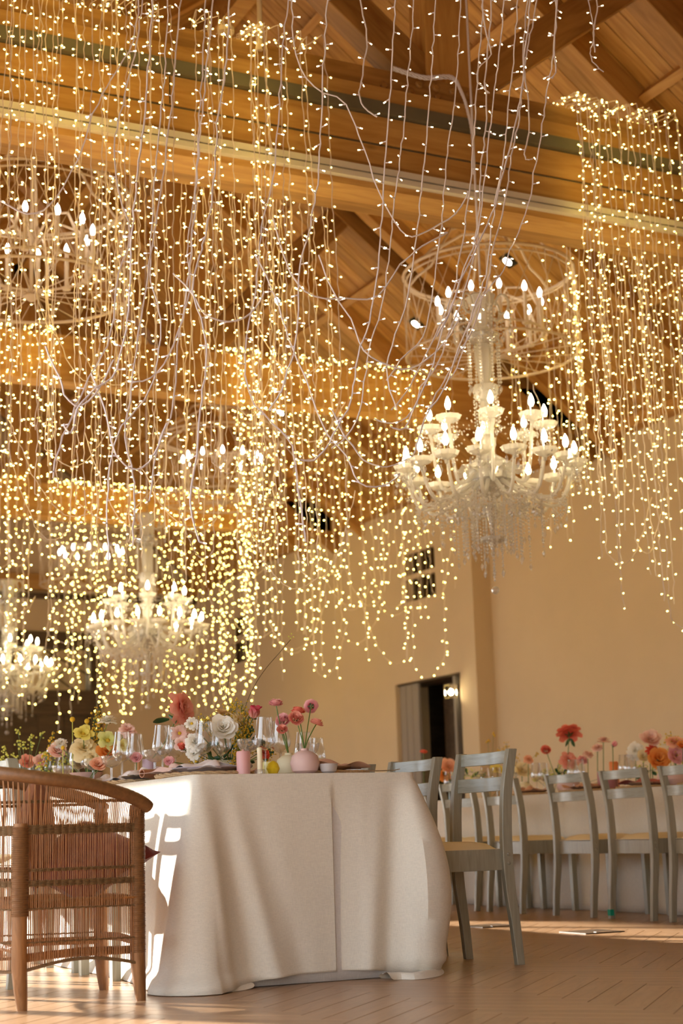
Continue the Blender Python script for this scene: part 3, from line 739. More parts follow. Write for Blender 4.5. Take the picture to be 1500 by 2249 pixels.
curtain(cols([(1268, 1300, 5), (1300, 1400, 9), (1400, 1510, 9)], 7.72, 4.6, rr), 7.72, 8.12, 5.18, lambda x, r: r.choice((r.uniform(2.3, 3.2), r.uniform(1.75, 2.4))),
        'light strands draped over the front beam, right part', 'fairy light strand over the right end of the front beam', CF, 33, True, .3)
curtain(cols([(1240, 1290, 4), (1310, 1400, 8), (1390, 1510, 9)], 8.35, 4.2, rr), 8.32, 8.15, 5.18, lambda x, r: r.uniform(2.2, 3.1),
        'light strands falling behind the front beam, right part', 'fairy light strand behind the right end of the front beam', CF, 34, True, .3)
C2 = (.0026, .095, .0058, .014, .008)
curtain(cols([(-10, 140, 12), (505, 570, 8), (560, 700, 6), (700, 860, 8), (860, 940, 6), (940, 1000, 2)], 12.35, 4.3, rr), 12.36, 12.7, 4.79, lambda x, r: r.uniform(1.75, 2.9),
        'light strands draped over the second beam', 'fairy light strand over the second beam', C2, 35, True, .5)
curtain(cols([(520, 620, 6), (640, 740, 7), (760, 930, 8)], 12.75, 4.2, rr), 12.78, 12.6, 4.79, lambda x, r: r.uniform(1.9, 2.9),
        'light strands falling behind the second beam', 'fairy light strand behind the second beam', C2, 36, True, .3)
C3 = (.0028, .1, .0072, .014, .01)
curtain(cols([(115, 320, 16), (340, 560, 18), (10, 60, 3)], 17.85, 4.2, rr), 17.88, 18.2, 4.78, lambda x, r: r.uniform(1.7, 2.6),
        'light strands draped over the third beam', 'far fairy light strand over the third beam', C3, 37, True, .2)
curtain(cols([(130, 300, 8), (350, 560, 10)], 18.4, 4.2, rr), 18.4, 18.2, 4.78, lambda x, r: r.uniform(1.9, 2.9),
        'light strands falling behind the third beam', 'far fairy light strand behind the third beam', C3, 38, True, .2)
# strands wrapped on and falling from the drum chandeliers
rr = random.Random(44)
for n, c in enumerate(RINGS):
    for q in range((20, 14, 12, 0)[n]):
        a = rr.uniform(0, 2*PI) if n else rr.uniform(-1.5, 1.3); p = Vector((c.x+.69*math.cos(a), c.y+.69*math.sin(a), c.z+.25))
        pts = hang(p.x, p.y, p.z, p.z-rr.uniform(1.0, 2.2), rr.uniform(-.04, .04), rr)
        cfg = CF if n < 2 else C2
        strand(pts, cfg[0], .11, cfg[2]*1.1, cfg[3], M_WIRE, M_LED, ('fairy light strand falling from the rim of the drum chandelier behind the large crystal one', 'fairy light strand falling from the rim of the left drum chandelier',
               'fairy light strand falling from the rim of the distant drum chandelier')[n], ('strands on the right drum chandelier', 'strands on the left drum chandelier', 'strands on the distant drum chandelier')[n], rr.random())
# nearest strands: paths follow the photograph, each hung in its own plane
FRONT = [
 [(300,-60),(305,0),(292,90),(262,150),(235,190),(205,250),(180,330),(150,390),(110,450),(60,470),(0,440)],
 [(312,-60),(312,0),(300,100),(270,230),(250,330),(262,420),(285,520),(262,600),(248,700),(235,760),(195,830),(130,980),(118,1050)],
 [(340,-60),(336,0),(326,150),(318,260),(300,400),(290,520),(285,640),(270,760),(245,830),(200,860),(170,900),(155,950),(140,930)],
 [(372,-60),(370,0),(360,180),(345,330),(335,460),(330,600),(352,700),(340,830),(300,900),(255,960),(235,1100),(240,1230)],
 [(398,-60),(397,0),(385,140),(372,280),(352,420),(330,560),(310,700),(296,800),(285,880),(275,960),(295,1060),(290,1200)],
 [(455,-60),(452,0),(445,150),(435,300),(430,420),(412,540),(418,640),(395,720),(385,840),(372,920),(345,980),(330,1100)],
 [(470,-60),(466,0),(452,180),(440,290),(428,450),(415,600),(400,700),(372,780),(330,830),(290,840)],
 [(505,-60),(503,0),(498,130),(478,270),(470,400),(450,520),(440,560),(425,640),(455,760),(440,900),(432,1000),(418,1100),(440,1190)],
 [(635,-60),(632,0),(620,120),(612,250),(600,380),(572,520),(560,640),(540,740),(545,860),(600,930),(640,980),(660,1120),(672,1190)],
 [(722,-60),(720,0),(712,120),(705,260),(700,370),(685,480),(660,580),(655,680),(648,760),(615,860),(590,900)],
 [(870,-60),(868,0),(862,110),(855,240),(845,380),(838,500),(832,560),(820,650),(805,730),(790,760),(780,830),(770,880),(740,940),(715,985),(690,1010),(660,1010)],
 [(912,-60),(910,0),(900,130),(890,240),(882,330),(868,420),(860,520),(850,600),(838,680),(815,750),(800,840),(790,900),(760,960),(728,985)],
 [(960,-60),(958,0),(952,90),(945,190),(935,320),(925,420),(915,520),(905,600),(888,680),(860,760),(850,830),(870,900)],
 [(1014,-60),(1012,0),(1006,120),(998,230),(985,320),(975,430),(962,560),(948,660),(930,740),(880,790),(850,835)],
 [(1062,-60),(1060,0),(1056,90),(1048,180),(1042,280),(1036,370),(1024,480),(1010,560),(995,640),(965,720),(930,790),(900,850),(860,900)],
 [(1080,-60),(1078,0),(1072,100),(1066,180),(1070,260),(1058,350),(1052,460),(1040,560),(1020,640),(990,720),(960,800),(925,850),(905,905),(860,930),(820,920)],
 [(1108,-60),(1106,0),(1100,90),(1088,180),(1076,290),(1060,420),(1052,500),(1020,590),(1000,650),(975,720),(950,800),(920,870),(890,940),(855,935)],
 [(1138,-60),(1136,0),(1130,100),(1118,220),(1108,330),(1092,420),(1080,500),(1070,590),(1040,680),(1010,760),(985,830),(960,880),(940,900)],
 [(1168,-60),(1166,0),(1156,90),(1146,190),(1130,280),(1112,350),(1095,420),(1080,470),(1050,540),(1010,620),(985,690),(960,740)],
 [(1180,-60),(1178,0),(1168,60),(1150,160),(1140,260),(1120,360),(1105,470),(1082,540),(1075,600),(1060,650),(1040,720),(1000,790),(975,840),(950,880),(920,960),(905,1000),(850,1025),(800,1010),(760,960),(730,900)],
 [(1222,-60),(1222,0),(1215,120),(1200,210),(1188,300),(1172,380),(1160,450),(1140,510),(1120,550),(1105,595),(1080,625),(1050,670),(1030,720),(1010,790),(990,830)],
 [(1225,-60),(1224,0),(1222,60),(1215,110),(1222,150),(1212,172)],
 [(790,-60),(792,0),(800,50),(806,90),(800,130),(795,180),(790,210),(800,235),(828,258)],
 [(1060,-60),(1062,0),(1064,60),(1078,120),(1050,150),(1050,180),(1075,205)],
 [(1160,-60),(1158,0),(1150,100),(1152,160),(1160,220),(1162,290),(1152,330),(1156,350),(1170,348)],
 [(1295,-60),(1292,0),(1300,40),(1305,75),(1300,100),(1297,118),(1302,135),(1325,157)],
 [(1312,-60),(1312,0),(1308,40),(1303,85),(1308,115)],
 [(640,-60),(640,0),(650,120),(690,190),(760,230),(800,330),(830,420),(870,490),(905,520),(950,500),(1000,470),(1030,420)],
 [(600,480),(640,600),(690,650),(760,655),(830,650),(880,580),(930,540),(985,510)],
 [(560,560),(600,640),(640,760),(680,850),(705,930),(760,1000),(790,1060),(840,1068),(880,1040)],
 [(700,560),(730,640),(770,700),(800,770),(850,800),(900,810),(960,770),(1010,700)],
 [(380,600),(420,640),(450,690),(500,705),(550,690),(580,640)],
 [(100,760),(130,830),(150,880),(180,890),(220,850),(250,790)],
 [(200,820),(230,900),(255,1000),(300,1030),(340,1000),(365,930)],
]
def _ord(k): return ('first', 'second', 'third', 'fourth', 'fifth', 'sixth', 'seventh', 'eighth', 'ninth', 'tenth', 'eleventh', 'twelfth', 'thirteenth', 'fourteenth', 'fifteenth', 'sixteenth', 'seventeenth', 'eighteenth', 'nineteenth', 'twentieth', 'twenty-first', 'twenty-second', 'twenty-third', 'twenty-fourth', 'twenty-fifth', 'twenty-sixth', 'twenty-seventh', 'twenty-eighth', 'twenty-ninth', 'thirtieth')[k]
def _where(x, y):
    return ('high' if y < 400 else 'mid-high' if y < 700 else 'midway' if y < 950 else 'low') + (' on the left' if x < 350 else ' left of centre' if x < 650 else ' right of centre' if x < 1000 else ' on the right')
_tops = sorted([i for i, p in enumerate(FRONT) if p[0][1] < 0], key=lambda i: FRONT[i][0][0]); FRONT_LABELS = {}
for i, p in enumerate(FRONT):
    if i in _tops: FRONT_LABELS[i] = 'front light strand, %s from left at top, ending %s' % (_ord(_tops.index(i)), _where(*p[-1]))
    else: FRONT_LABELS[i] = '%s swagged front light strand, from %s to %s' % (_ord(i-27), _where(*p[0]), _where(*p[-1]))
rr = random.Random(71)
for i, path in enumerate(FRONT):
    Y = 4.9+.9*rr.random()
    if path[0][1] > 100: Y = 5.1
    pts = [at_y(x, y, Y) for x, y in path]
    if path[0][1] < 0: pts = [Vector((pts[0].x, Y, 4.75))]+pts
    strand(smooth(pts, 3), .0034, .085, .003, .017, M_WIREG, M_LEDF, FRONT_LABELS[i], 'light strands hanging nearest the viewer', i, jit=.004, sides=4, detail=6)
for i in range(6):
    Y = 5.2; 
# carrier cables for the nearest strands, above the photograph's top edge
for Y in (5.0, 5.5):
    tag(MB().tube([(-.5, Y, 4.77), (9.0, Y, 4.77)], .005, 5).build('carrier_cable', M_WIREG), 'thin carrier cable across the hall above the nearest strands', 'cable', 'carrier cables')
# ================================================================= TABLES AND CLOTHS
def cloth_table(x0, x1, y0, y1, zt, label, seed, flare=.03, pool=.05, near=True):
    t = empty('banquet_table', ((x0+x1)/2, (y0+y1)/2, 0), 0, label, 'table'); cx, cy_ = (x0+x1)/2, (y0+y1)/2
    MB().box((x0-cx+.02, y0-cy_+.02, zt-.035), (x1-cx-.02, y1-cy_-.02, zt-.008)).build('tabletop', M_DKWOOD, t, False)
    for sx in (-1, 1):
        for yy in (y0-cy_+.25, 0, y1-cy_-.25):
            MB().box((sx*((x1-x0)/2-.12)-.02, yy-.02, .0), (sx*((x1-x0)/2-.12)+.02, yy+.02, zt-.03)).build('leg', M_DKWOOD, t, False)
    return t
def tablecloth(x0, x1, y0, y1, zt, label, seed, flare, cat='tablecloth', mat=None, wav=.02, bottom=None, step=.05, seam=None, rows=26):
    rr = random.Random(seed); W, L = x1-x0, y1-y0; per = 2*(W+L)
    cr = .03
    # perimeter points: start front-left corner, along front, right, back, left
    P = []
    def seg(a, b, nrm, n):
        for i in range(n): t = i/n; P.append((a[0]+(b[0]-a[0])*t, a[1]+(b[1]-a[1])*t, nrm))
    def corner(cx, cy, a0, n=5):
        for i in range(n): a = a0+PI/2*i/n; P.append((cx+cr*math.cos(a), cy+cr*math.sin(a), (math.cos(a), math.sin(a))))
    nx = int(W/(step*.6 if not seam else .012)); ny = int(L/step)
    corner(x0+cr, y0+cr, PI); seg((x0+cr, y0), (x1-cr, y0), (0, -1), nx)
    corner(x1-cr, y0+cr, -PI/2); seg((x1, y0+cr), (x1, y1-cr), (1, 0), ny)
    corner(x1-cr, y1-cr, 0); seg((x1-cr, y1), (x0+cr, y1), (0, 1), nx)
    corner(x0+cr, y1-cr, PI/2); seg((x0, y1-cr), (x0, y0+cr), (-1, 0), ny)
    ph = [rr.uniform(0, 6) for _ in range(6)]
    grid = []
    n = len(P)
    for r in range(rows+1):
        t = r/rows; row = []
        for i, (x, y, nr) in enumerate(P):
            u = x*1.7+y*2.3
            wv = wav*(math.sin(u*5+ph[0])*.6+math.sin(u*11+ph[1])*.35+math.sin(u*23+ph[2])*.12)
            cornerness = math.exp(-((min(abs(x-x0), abs(x-x1))/.1)**2))*math.exp(-((min(abs(y-y0), abs(y-y1))/.1)**2))
            off = (flare(x, y, t) if callable(flare) else flare*t) + wv*t**1.3 + .045*cornerness*t
            zz = zt - (zt-.004)*t
            if seam and abs(y-y0) < .04:
                s_ = x-seam(t)
                if 0 < s_ < .12: off -= .02*min(1, t*4)*(1-s_/.12)**.8
            if bottom:
                zz, off = bottom(x, y, t, zz, off)
            # drape rolls over the edge
            if t < .03: off *= 0
            row.append((x+nr[0]*off, y+nr[1]*off, zz))
        grid.append(row)
    mb = MB()
    for row in grid: mb.v += row
    for r in range(rows):
        for i in range(n):
            j = (i+1) % n; mb.f.append((r*n+i, (r+1)*n+i, (r+1)*n+j, r*n+j))
    mb.f.append(tuple(range(n)))
    o = mb.build('tablecloth', mat or M_CLOTH, smooth=True)
    so = o.modifiers.new('thick', 'SOLIDIFY'); so.thickness = .0025; so.offset = 1
    return tag(o, label, cat)
X0, X1, Y0, Y1, ZT = 2.10, 3.02, 5.44, 11.3, .757
t1 = cloth_table(X0, X1, Y0, Y1, ZT, 'long narrow banquet table hidden under the oat linen cloth beside the wicker chair', 1)
def fl1(x, y, t):
    b = .02*t
    ye = max(0, 1-max(0, y-Y0-.1)/.5)
    b += .09*math.sin(min(1, t*1.15)*PI*.85)**1.2*ye*math.exp(-(max(0, X1-x-.01)/.05)**2)
    b += .07*t**1.2*ye*math.exp(-((x-X0)/.09)**2)
    if abs(y-Y0) < .02:      # soft folds fanning out from the two front corners
        u, v = x-X0, X1-x
        for c0_, c1_, wd_, am in ((.03, .1, .03, .022), (.09, .21, .035, -.014), (.13, .3, .04, .02), (.2, .42, .05, -.01)):
            b += am*min(1, t*1.6)*math.exp(-((u-(c0_+(c1_-c0_)*t))/wd_)**2)
        for c0_, c1_, wd_, am in ((.05, .07, .025, .02), (.1, .16, .03, -.013), (.16, .24, .035, .014)):
            b += am*min(1, t*1.6)*math.exp(-((v-(c0_+(c1_-c0_)*t))/wd_)**2)
    return b
def bot1(x, y, t, z, off):
    # the last turn of the cloth piles on the floor at the front corners
    k = max(0, (t-.93)/.07)
    cl = math.exp(-((x-X0)/.22)**2); crn = math.exp(-((x-X1)/.16)**2)
    lift = .035*(1-cl)*(1-crn) if y < Y0+.05 else 0
    if k > 0:
        z = z + k*lift; off = off + k*(.03*cl - .04*crn)
        if cl > .3 or crn > .3: z = max(.004, z+.012*math.sin(k*PI))
    return z, off
cl1 = tablecloth(X0, X1, Y0, Y1, ZT+.004, 'oat linen cloth draped to the floor over the near banquet table', 4, fl1, wav=.018, bottom=bot1, seam=lambda t: at_y(728, 1700, Y0).x, rows=34)
ul = tablecloth(X0+.015, X1-.015, Y0+.015, Y1-.015, ZT+.0, 'white under-cloth showing below the hem of the near oat linen cloth', 9, lambda x, y, t: .004+.0*t, cat='under-cloth', mat=M_CLOTHW, wav=.004, rows=10)
ul.name = 'underlay'; ul.parent = cl1; del ul['category']; ul['label'] = 'white under-cloth'
# crumpled hem lying on the floor at both front corners
def pile(pts, name, label, r=.03):
    mb = MB(); rows = []
    for i, p in enumerate(pts):
        p = Vector(p); d = (Vector(pts[min(i+1, len(pts)-1)])-Vector(pts[max(i-1, 0)])).normalized(); nrm = Vector((-d.y, d.x, 0))
        rows.append([tuple(p+nrm*(s*r)+Vector((0, 0, h))) for s, h in ((-1.3, .003), (-.9, .018+.008*math.sin(i*1.7)), (-.3, .03+.008*math.cos(i*2.1)), (.2, .022), (.7, .03+.006*math.sin(i*2.7)), (1.2, .004))])
    mb.grid(rows); o = mb.build(name, M_CLOTH, cl1); s = o.modifiers.new('sub', 'SUBSURF'); s.levels = 1; s.render_levels = 2; return o
pile([at_z(372, 2178, 0), at_z(400, 2190, 0), at_z(440, 2186, 0), at_z(490, 2180, 0), at_z(545, 2172, 0)], 'hem_fold', '')
pile([at_z(845, 2155, 0), at_z(880, 2150, 0), at_z(905, 2153, 0), at_z(940, 2148, 0), at_z(957, 2140, 0)], 'hem_fold', '')
X20, X21, Y20, Y21 = 6.12, 7.05, 4.6, 14.0
t2 = cloth_table(X20, X21, Y20, Y21, ZT, 'second long banquet table near the cream wall behind the row of grey chairs', 2)
tablecloth(X20, X21, Y20, Y21, ZT+.004, 'oat linen cloth hanging to the floor behind the row of grey chairs', 6, lambda x, y, t: .03*t+.02*t*math.sin(y*9)*t, wav=.02, step=.07, rows=14)
# ================================================================= SAGE GREY CHAIRS
def sage_chair(label, group):
    e = empty('dining_chair', (0, 0, 0), 0, label, 'chair', group)
    prof = [(-.235, 0), (-.222, .15), (-.204, .3), (-.198, .42), (-.2, .55), (-.212, .7), (-.245, .858)]
    wdt = [.036, .04, .046, .048, .046, .044, .042]
    pf = smooth([Vector((x, 0, z)) for x, z in prof], 4); m_ = len(pf)
    def wd(i): t = i/(m_-1)*(len(wdt)-1); a = int(min(t, len(wdt)-2)); return wdt[a]+(wdt[a+1]-wdt[a])*(t-a)
    for s in (-1, 1):
        mb = MB()
        for i, p in enumerate(pf):
            w2 = wd(i)/2; y = s*.2
            mb.v += [(p.x-w2, y-.0135, p.z), (p.x+w2, y-.0135, p.z), (p.x+w2, y+.0135, p.z), (p.x-w2, y+.0135, p.z)]
        for i in range(m_-1):
            for j in range(4): mb.f.append((i*4+j, i*4+(j+1) % 4, (i+1)*4+(j+1) % 4, (i+1)*4+j))
        mb.f += [(3, 2, 1, 0), tuple((m_-1)*4+j for j in range(4))]
        mb.build('back_post', M_CHAIR, e, True, bevel=.003)
        MB().hull([(.165, s*.185-.018, 0), (.2, s*.185-.018, 0), (.2, s*.185+.018, 0), (.165, s*.185+.018, 0)], [(.16, s*.185-.019, .455), (.2, s*.185-.019, .455), (.2, s*.185+.019, .455), (.16, s*.185+.019, .455)]).build('leg', M_CHAIR, e, False, bevel=.003)
        MB().box((-.18, s*.185-.011, .373), (.17, s*.185+.011, .457)).build('side_rail', M_CHAIR, e, False, bevel=.002)
        for z in (.4, .435): MB().lathe([(.007, 0), (.007, .003), (.004, .005), (.0001, .0055)], 8).build('screw_cap', M_CHAIR, e, loc=(-.198, s*.2136, z), rot=(R_(-90*s), 0, 0))
    MB().box((-.19, -.186, .373), (-.165, .186, .457)).build('rail', M_CHAIR, e, False, bevel=.002)
    MB().box((.17, -.17, .373), (.19, .17, .457)).build('rail', M_CHAIR, e, False, bevel=.002)
    for z, h, xb in ((.802, .052, -.238), (.69, .058, -.216)):
        mb = MB(); n = 12
        for i in range(n+1):
            y = -.19+.38*i/n; bow = -.022*math.sin(PI*i/n); x = xb+bow
            mb.v += [(x-.007, y, z), (x+.007, y, z), (x+.003, y, z+h), (x-.011, y, z+h)]
        for i in range(n):
            for j in range(4): mb.f.append((i*4+j, (i+1)*4+j, (i+1)*4+(j+1) % 4, i*4+(j+1) % 4))
        mb.f += [(0, 1, 2, 3), tuple(n*4+j for j in (3, 2, 1, 0))]
        mb.build('slat', M_CHAIRG, e, True, bevel=.002)
    # padded seat
    rows = []
    for i in range(9):
        u = -1+2*i/8; rows.append([(-.005+.185*u, .18*v, .457+.033*(1-u**6)*(1-v**6)) for v in [-1+2*j/8 for j in range(9)]])
    mb = MB().grid(rows); mb.box((-.19, -.18, .45), (.18, .18, .4575)); mb.build('seat_pad', M_PAD, e, True)
    return e
M_CHAIRG = wood('sage_slat_gloss', srgb(146, 146, 132), srgb(166, 166, 152), .2, (12, 1, 12), .03, 5, .06, False)
g1 = 'sage grey dining chairs'
c0 = sage_chair('sage grey ladder-back chair with cream seat at the right corner of the near table', g1)
c0.location = (3.295, 5.757, 0); c0.rotation_euler = (0, 0, PI)
def chair(x, y, rz, label):
    c = copy_tree(c0); c.location = (x, y, 0); c.rotation_euler = (0, 0, rz); tag(c, label, 'chair', g1); return c
chair(3.29, 6.36, PI+.02, 'second grey chair right of the near table, top slat above the cloth corner')
for i, y in enumerate((6.98, 7.6, 8.25)): chair(3.28, y, PI, 'hidden grey chair on the right of the near table, %s from the front' % ('three', 'four', 'five')[i])
for i, y in enumerate((6.27, 6.78, 7.4, 8.05)):
    chair(1.83, y, .03, ('grey chair on the left side of the near table directly behind the wicker armchair', 'second grey chair behind the wicker armchair, feet showing under its weave', 'third grey chair behind the wicker armchair', 'fourth grey chair along the left side of the near table')[i])
row2 = [(7.07, 'grey chair cut off by the right edge of the photo, before the second table'), (7.64, 'sunlit grey chair with bright seat rail, second from the right in the row'), (8.22, 'third grey chair from the right in the row before the second table'),
        (9.0, 'fourth grey chair from the right in the row, half behind the near chair post'), (9.56, 'fifth grey chair in the row, seen through the near chair back'), (10.2, 'sixth grey chair in the row, mostly hidden by the near cloth'), (6.45, 'grey chair of the second table just outside the right edge')]
for y, l in row2: chair(5.866, y, 0, l)
MB().box((-.0255, -.0145, .02), (.0, .0145, .055)).build('green_tape', plain('green_tape', srgb(0, 160, 130), .5), [o for o in COL.objects if o.get('label') == row2[1][1]][0], False, loc=(-.235+.008, .2, .0))
for i, y in enumerate((6.9, 7.6, 8.3, 9.0, 9.7)): chair(7.28, y, PI, 'grey chair on the wall side of the second table, place %s' % ('one', 'two', 'three', 'four', 'five')[i])
# ================================================================= WICKER ARMCHAIR
wk = empty('wicker_armchair', (1.62, 5.52, 0), 0, 'brown cane armchair with curved wrapped rim and woven side, at the head of the row', 'chair')
ox, oy = 1.62, 5.52
def L(p): return Vector((p[0]-ox, p[1]-oy, p[2]))
FR, FF, BN, BF = (1.835, 5.30), (1.855, 5.765), (1.415, 5.26), (1.40, 5.80)
def leg(x, y, h, r0, r1, name='leg'):
    pts = [(x-ox+.012, y-oy, 0), (x-ox+.006, y-oy, .06), (x-ox, y-oy, .14), (x-ox-.002, y-oy, h*.6), (x-ox, y-oy, h)]
    return MB().tube(pts, [r0*.62, r0*.85, r0, r1, r1], 12).build(name, M_LEG, wk)
leg(*FR, .655, .027, .025); leg(*FF, .655, .027, .024); leg(*BN, .6, .027, .026); leg(*BF, .6, .027, .026)
def wrap(x, y, z0, z1, r):
    mb = MB(); n = int((z1-z0)/.006)
    for i in range(n):
        z = z0+(z1-z0)*i/n; rr_ = r*(1+.02*math.sin(i*1.9))
        mb.lathe([(rr_*.97, 0), (rr_*1.05, .0025), (rr_*.97, .0055)], 14, (x-ox, y-oy, z))
    return mb.build('leg_binding', M_RATTAN, wk)
wrap(*FR, .16, .64, .027); wrap(*FF, .45, .64, .026); wrap(*BN, .3, .59, .028); wrap(*BF, .3, .59, .028)
rim = smooth([L(p) for p in ((1.868, 5.275, .645), (1.835, 5.262, .665), (1.76, 5.24, .692), (1.62, 5.21, .726), (1.45, 5.215, .75), (1.33, 5.30, .77), (1.28, 5.52, .785), (1.33, 5.74, .786), (1.45, 5.825, .772), (1.6, 5.83, .745), (1.76, 5.81, .705), (1.845, 5.785, .672), (1.87, 5.765, .65))], 8)
n = len(rim)
mbw = MB(); mbw.tube(rim, [.021*(1+.05*math.sin(i*2.4)) for i in range(n)], 12)
mbw.build('rim', M_RATTAN, wk)
# fine binding turns round the rim
rim2 = []
for a, b in zip(rim, rim[1:]):
    k_ = max(1, int((b-a).length/.007)); rim2 += [a+(b-a)*(i/k_) for i in range(k_)]
MB().tube(rim2, [.0225*(1+.035*(i % 2)) for i in range(len(rim2))], 10).build('rim_binding', M_RATTAN, wk)
# wall line of the weave: plan curve from near front post round the back to the far front post
plan = smooth([Vector((p[0]-ox, p[1]-oy, 0)) for p in ((1.835, 5.285), (1.63, 5.262), (1.43, 5.25), (1.345, 5.34), (1.32, 5.53), (1.345, 5.72), (1.42, 5.81), (1.63, 5.80), (1.85, 5.775))], 30)
def resamp(pts, step):
    out = [pts[0]]; acc = 0
    for a, b in zip(pts, pts[1:]):
        d = (b-a).length; 
        while acc+d >= step:
            t = (step-acc)/d; a = a+(b-a)*t; d = (b-a).length; out.append(a); acc = 0
        acc += d
    return out
PL = resamp(plan, .0066)
def rimz(p):  # rim point above a plan point
    q = min(rim, key=lambda r: (r.x-p.x)**2+(r.y-p.y)**2); return q
rods = MB(); rw = random.Random(8)
for i, p in enumerate(PL):
    q = rimz(p); lean = Vector((q.x-p.x, q.y-p.y, 0)) if p.x < (1.5-ox) else Vector((0, q.y-p.y, 0))
    zb_ = .125 + .03*math.sin(PI*max(0, min(1, (p.x+.2)/.42))) if p.y < 0 else .13
    j = lambda s=.0015: rw.uniform(-s, s)
    fan = Vector((-.02, 0, 0)) if p.x < (1.40-ox) else Vector((0, 0, 0))
    pts = [Vector((p.x+j(), p.y+j(), zb_))+fan*0, Vector((p.x+j(), p.y+j(), .3)), Vector((p.x+j(), p.y+j(), .44)), Vector((p.x+j(), p.y+j(), .585)), Vector((p.x+lean.x, p.y+lean.y, q.z))]
    rods.tube(pts, .0017, 4, cap=False)
rods.build('cane_rods', M_ROD, wk, False, kind='stuff')
def band(z, n_, gap, amp=.003, a=0, b=1, r=.0028, sag=0, sub=None):
    pl = PL[int(a*len(PL)):max(2, int(b*len(PL)))]; mb = MB()
    for k_ in range(n_):
        for sgn in (-1, 1):
            pts = [Vector((p.x, p.y, z+k_*gap+sag*math.sin(i*.02)))+Vector((0, sgn*amp*math.sin(i*.8+k_*PI), 0))+Vector((sgn*amp*.6*math.sin(i*.8+k_*PI), 0, .001*math.cos(i*1.6))) for i, p in enumerate(pl)]
            mb.tube(pts, r, 4)
    return mb.build('woven_band', M_ROPE, wk, False)
band(.566, 6, .0052); band(.445, 2, .005); band(.395, 4, .005, sag=.002); band(.318, 1, .004, sag=.005); band(.212, 1, .004, sag=.004); band(.668, 2, .005, a=.0, b=1)
hem = [Vector((p.x, p.y, (.125 + .03*math.sin(PI*max(0, min(1, (p.x+.2)/.42))) if p.y < 0 else .13))) for p in PL]
MB().tube(hem[::3], .006, 5).build('hem_rope', M_ROPE, wk)
# seat frame, seat, rungs, far inside
def pole(a, b, r=.014, name='rung', mt=None): return MB().tube([L(a), L(((a[0]+b[0])/2, (a[1]+b[1])/2, (a[2]+b[2])/2+.008)), L(b)], r, 8).build(name, mt or M_LEG, wk)
pole((BN[0], BN[1]+.01, .33), (FR[0], FR[1]+.01, .33), .016, 'seat_rail'); pole((BF[0], BF[1]-.01, .33), (FF[0], FF[1]-.01, .33), .016, 'seat_rail')
pole((FR[0], FR[1], .33), (FF[0], FF[1], .33), .016, 'seat_rail'); pole((BN[0], BN[1], .33), (BF[0], BF[1], .33), .016, 'seat_rail')
pole((BN[0], BN[1]+.01, .165), (FR[0], FR[1]+.01, .17)); pole((BF[0], BF[1]-.01, .175), (FF[0], FF[1]-.01, .18)); pole((FR[0], FR[1], .195), (FF[0], FF[1], .195)); pole((BN[0], BN[1], .19), (BF[0], BF[1], .19))
sw = MB()
for i in range(60):
    y = 5.28+.5*i/59; sw.tube([L((1.41, y, .345)), L((1.845, y, .345))], .004, 4, cap=False)
sw.build('woven_seat', M_ROD, wk, False, kind='stuff')
def cushion(name, loc, rot, size, mat, label, thick=.09, sq=.8):
    rows = []; N_ = 12
    mb = MB()
    for sgn in (1, -1):
        rows = []
        for i in range(N_+1):
            u = -1+2*i/N_
            r_ = []
            for j in range(N_+1):
                v = -1+2*j/N_; pin = 1-.1*(1-u*u)*abs(v)-.0; pin2 = 1-.1*(1-v*v)*abs(u)
                e_ = max(0, (1-u**4)*(1-v**4))**.5
                r_.append((size*u*pin2, size*v*pin, sgn*thick*e_+.004*math.sin(u*7+v*5)*e_))
            rows.append(r_ if sgn > 0 else r_[::-1])
        mb.grid(rows)
    o = mb.build(name, mat, loc=loc, rot=rot); return tag(o, label, 'cushion')
cushion('cushion', (1.55, 5.55, .57), (R_(90), R_(45), R_(62)), .15, M_TERRA, 'terracotta cushion stood on its corner inside the wicker armchair', .05)
cushion('cushion', (1.72, 5.53, .47), (R_(20), R_(-25), R_(20)), .19, M_MAROON, 'maroon cushion on the wicker seat, corner poking out past the arm post', .06)
# floor fittings: flush floor box lids
for (x, y, l) in ((4.86, 6.95, 'dark floor box lid flush in the planks right of the near chair'), (4.8, 7.85, 'dark floor box lid flush in the planks behind the near chair legs')):
    e = empty('floor_box', (x, y, .003), .0, l, 'floor box'); MB().box((-.12, -.12, 0), (.12, .12, .004)).build('lid', M_DKWOOD, e, False); MB().box((-.05, -.11, .004), (.05, -.09, .007)).build('catch', M_CHROME, e, False)
# ================================================================= TABLEWARE AND FLOWERS
TZ = ZT+.008
def put(o, px_, Y=None, z=TZ, X=None, yref=1700):
    p = at_y(px_, yref, Y) if Y is not None else at_x(px_, yref, X); o.location = (p.x, p.y, z); return o
def rim_pos(x, y, z): return at_z(x, y, z)
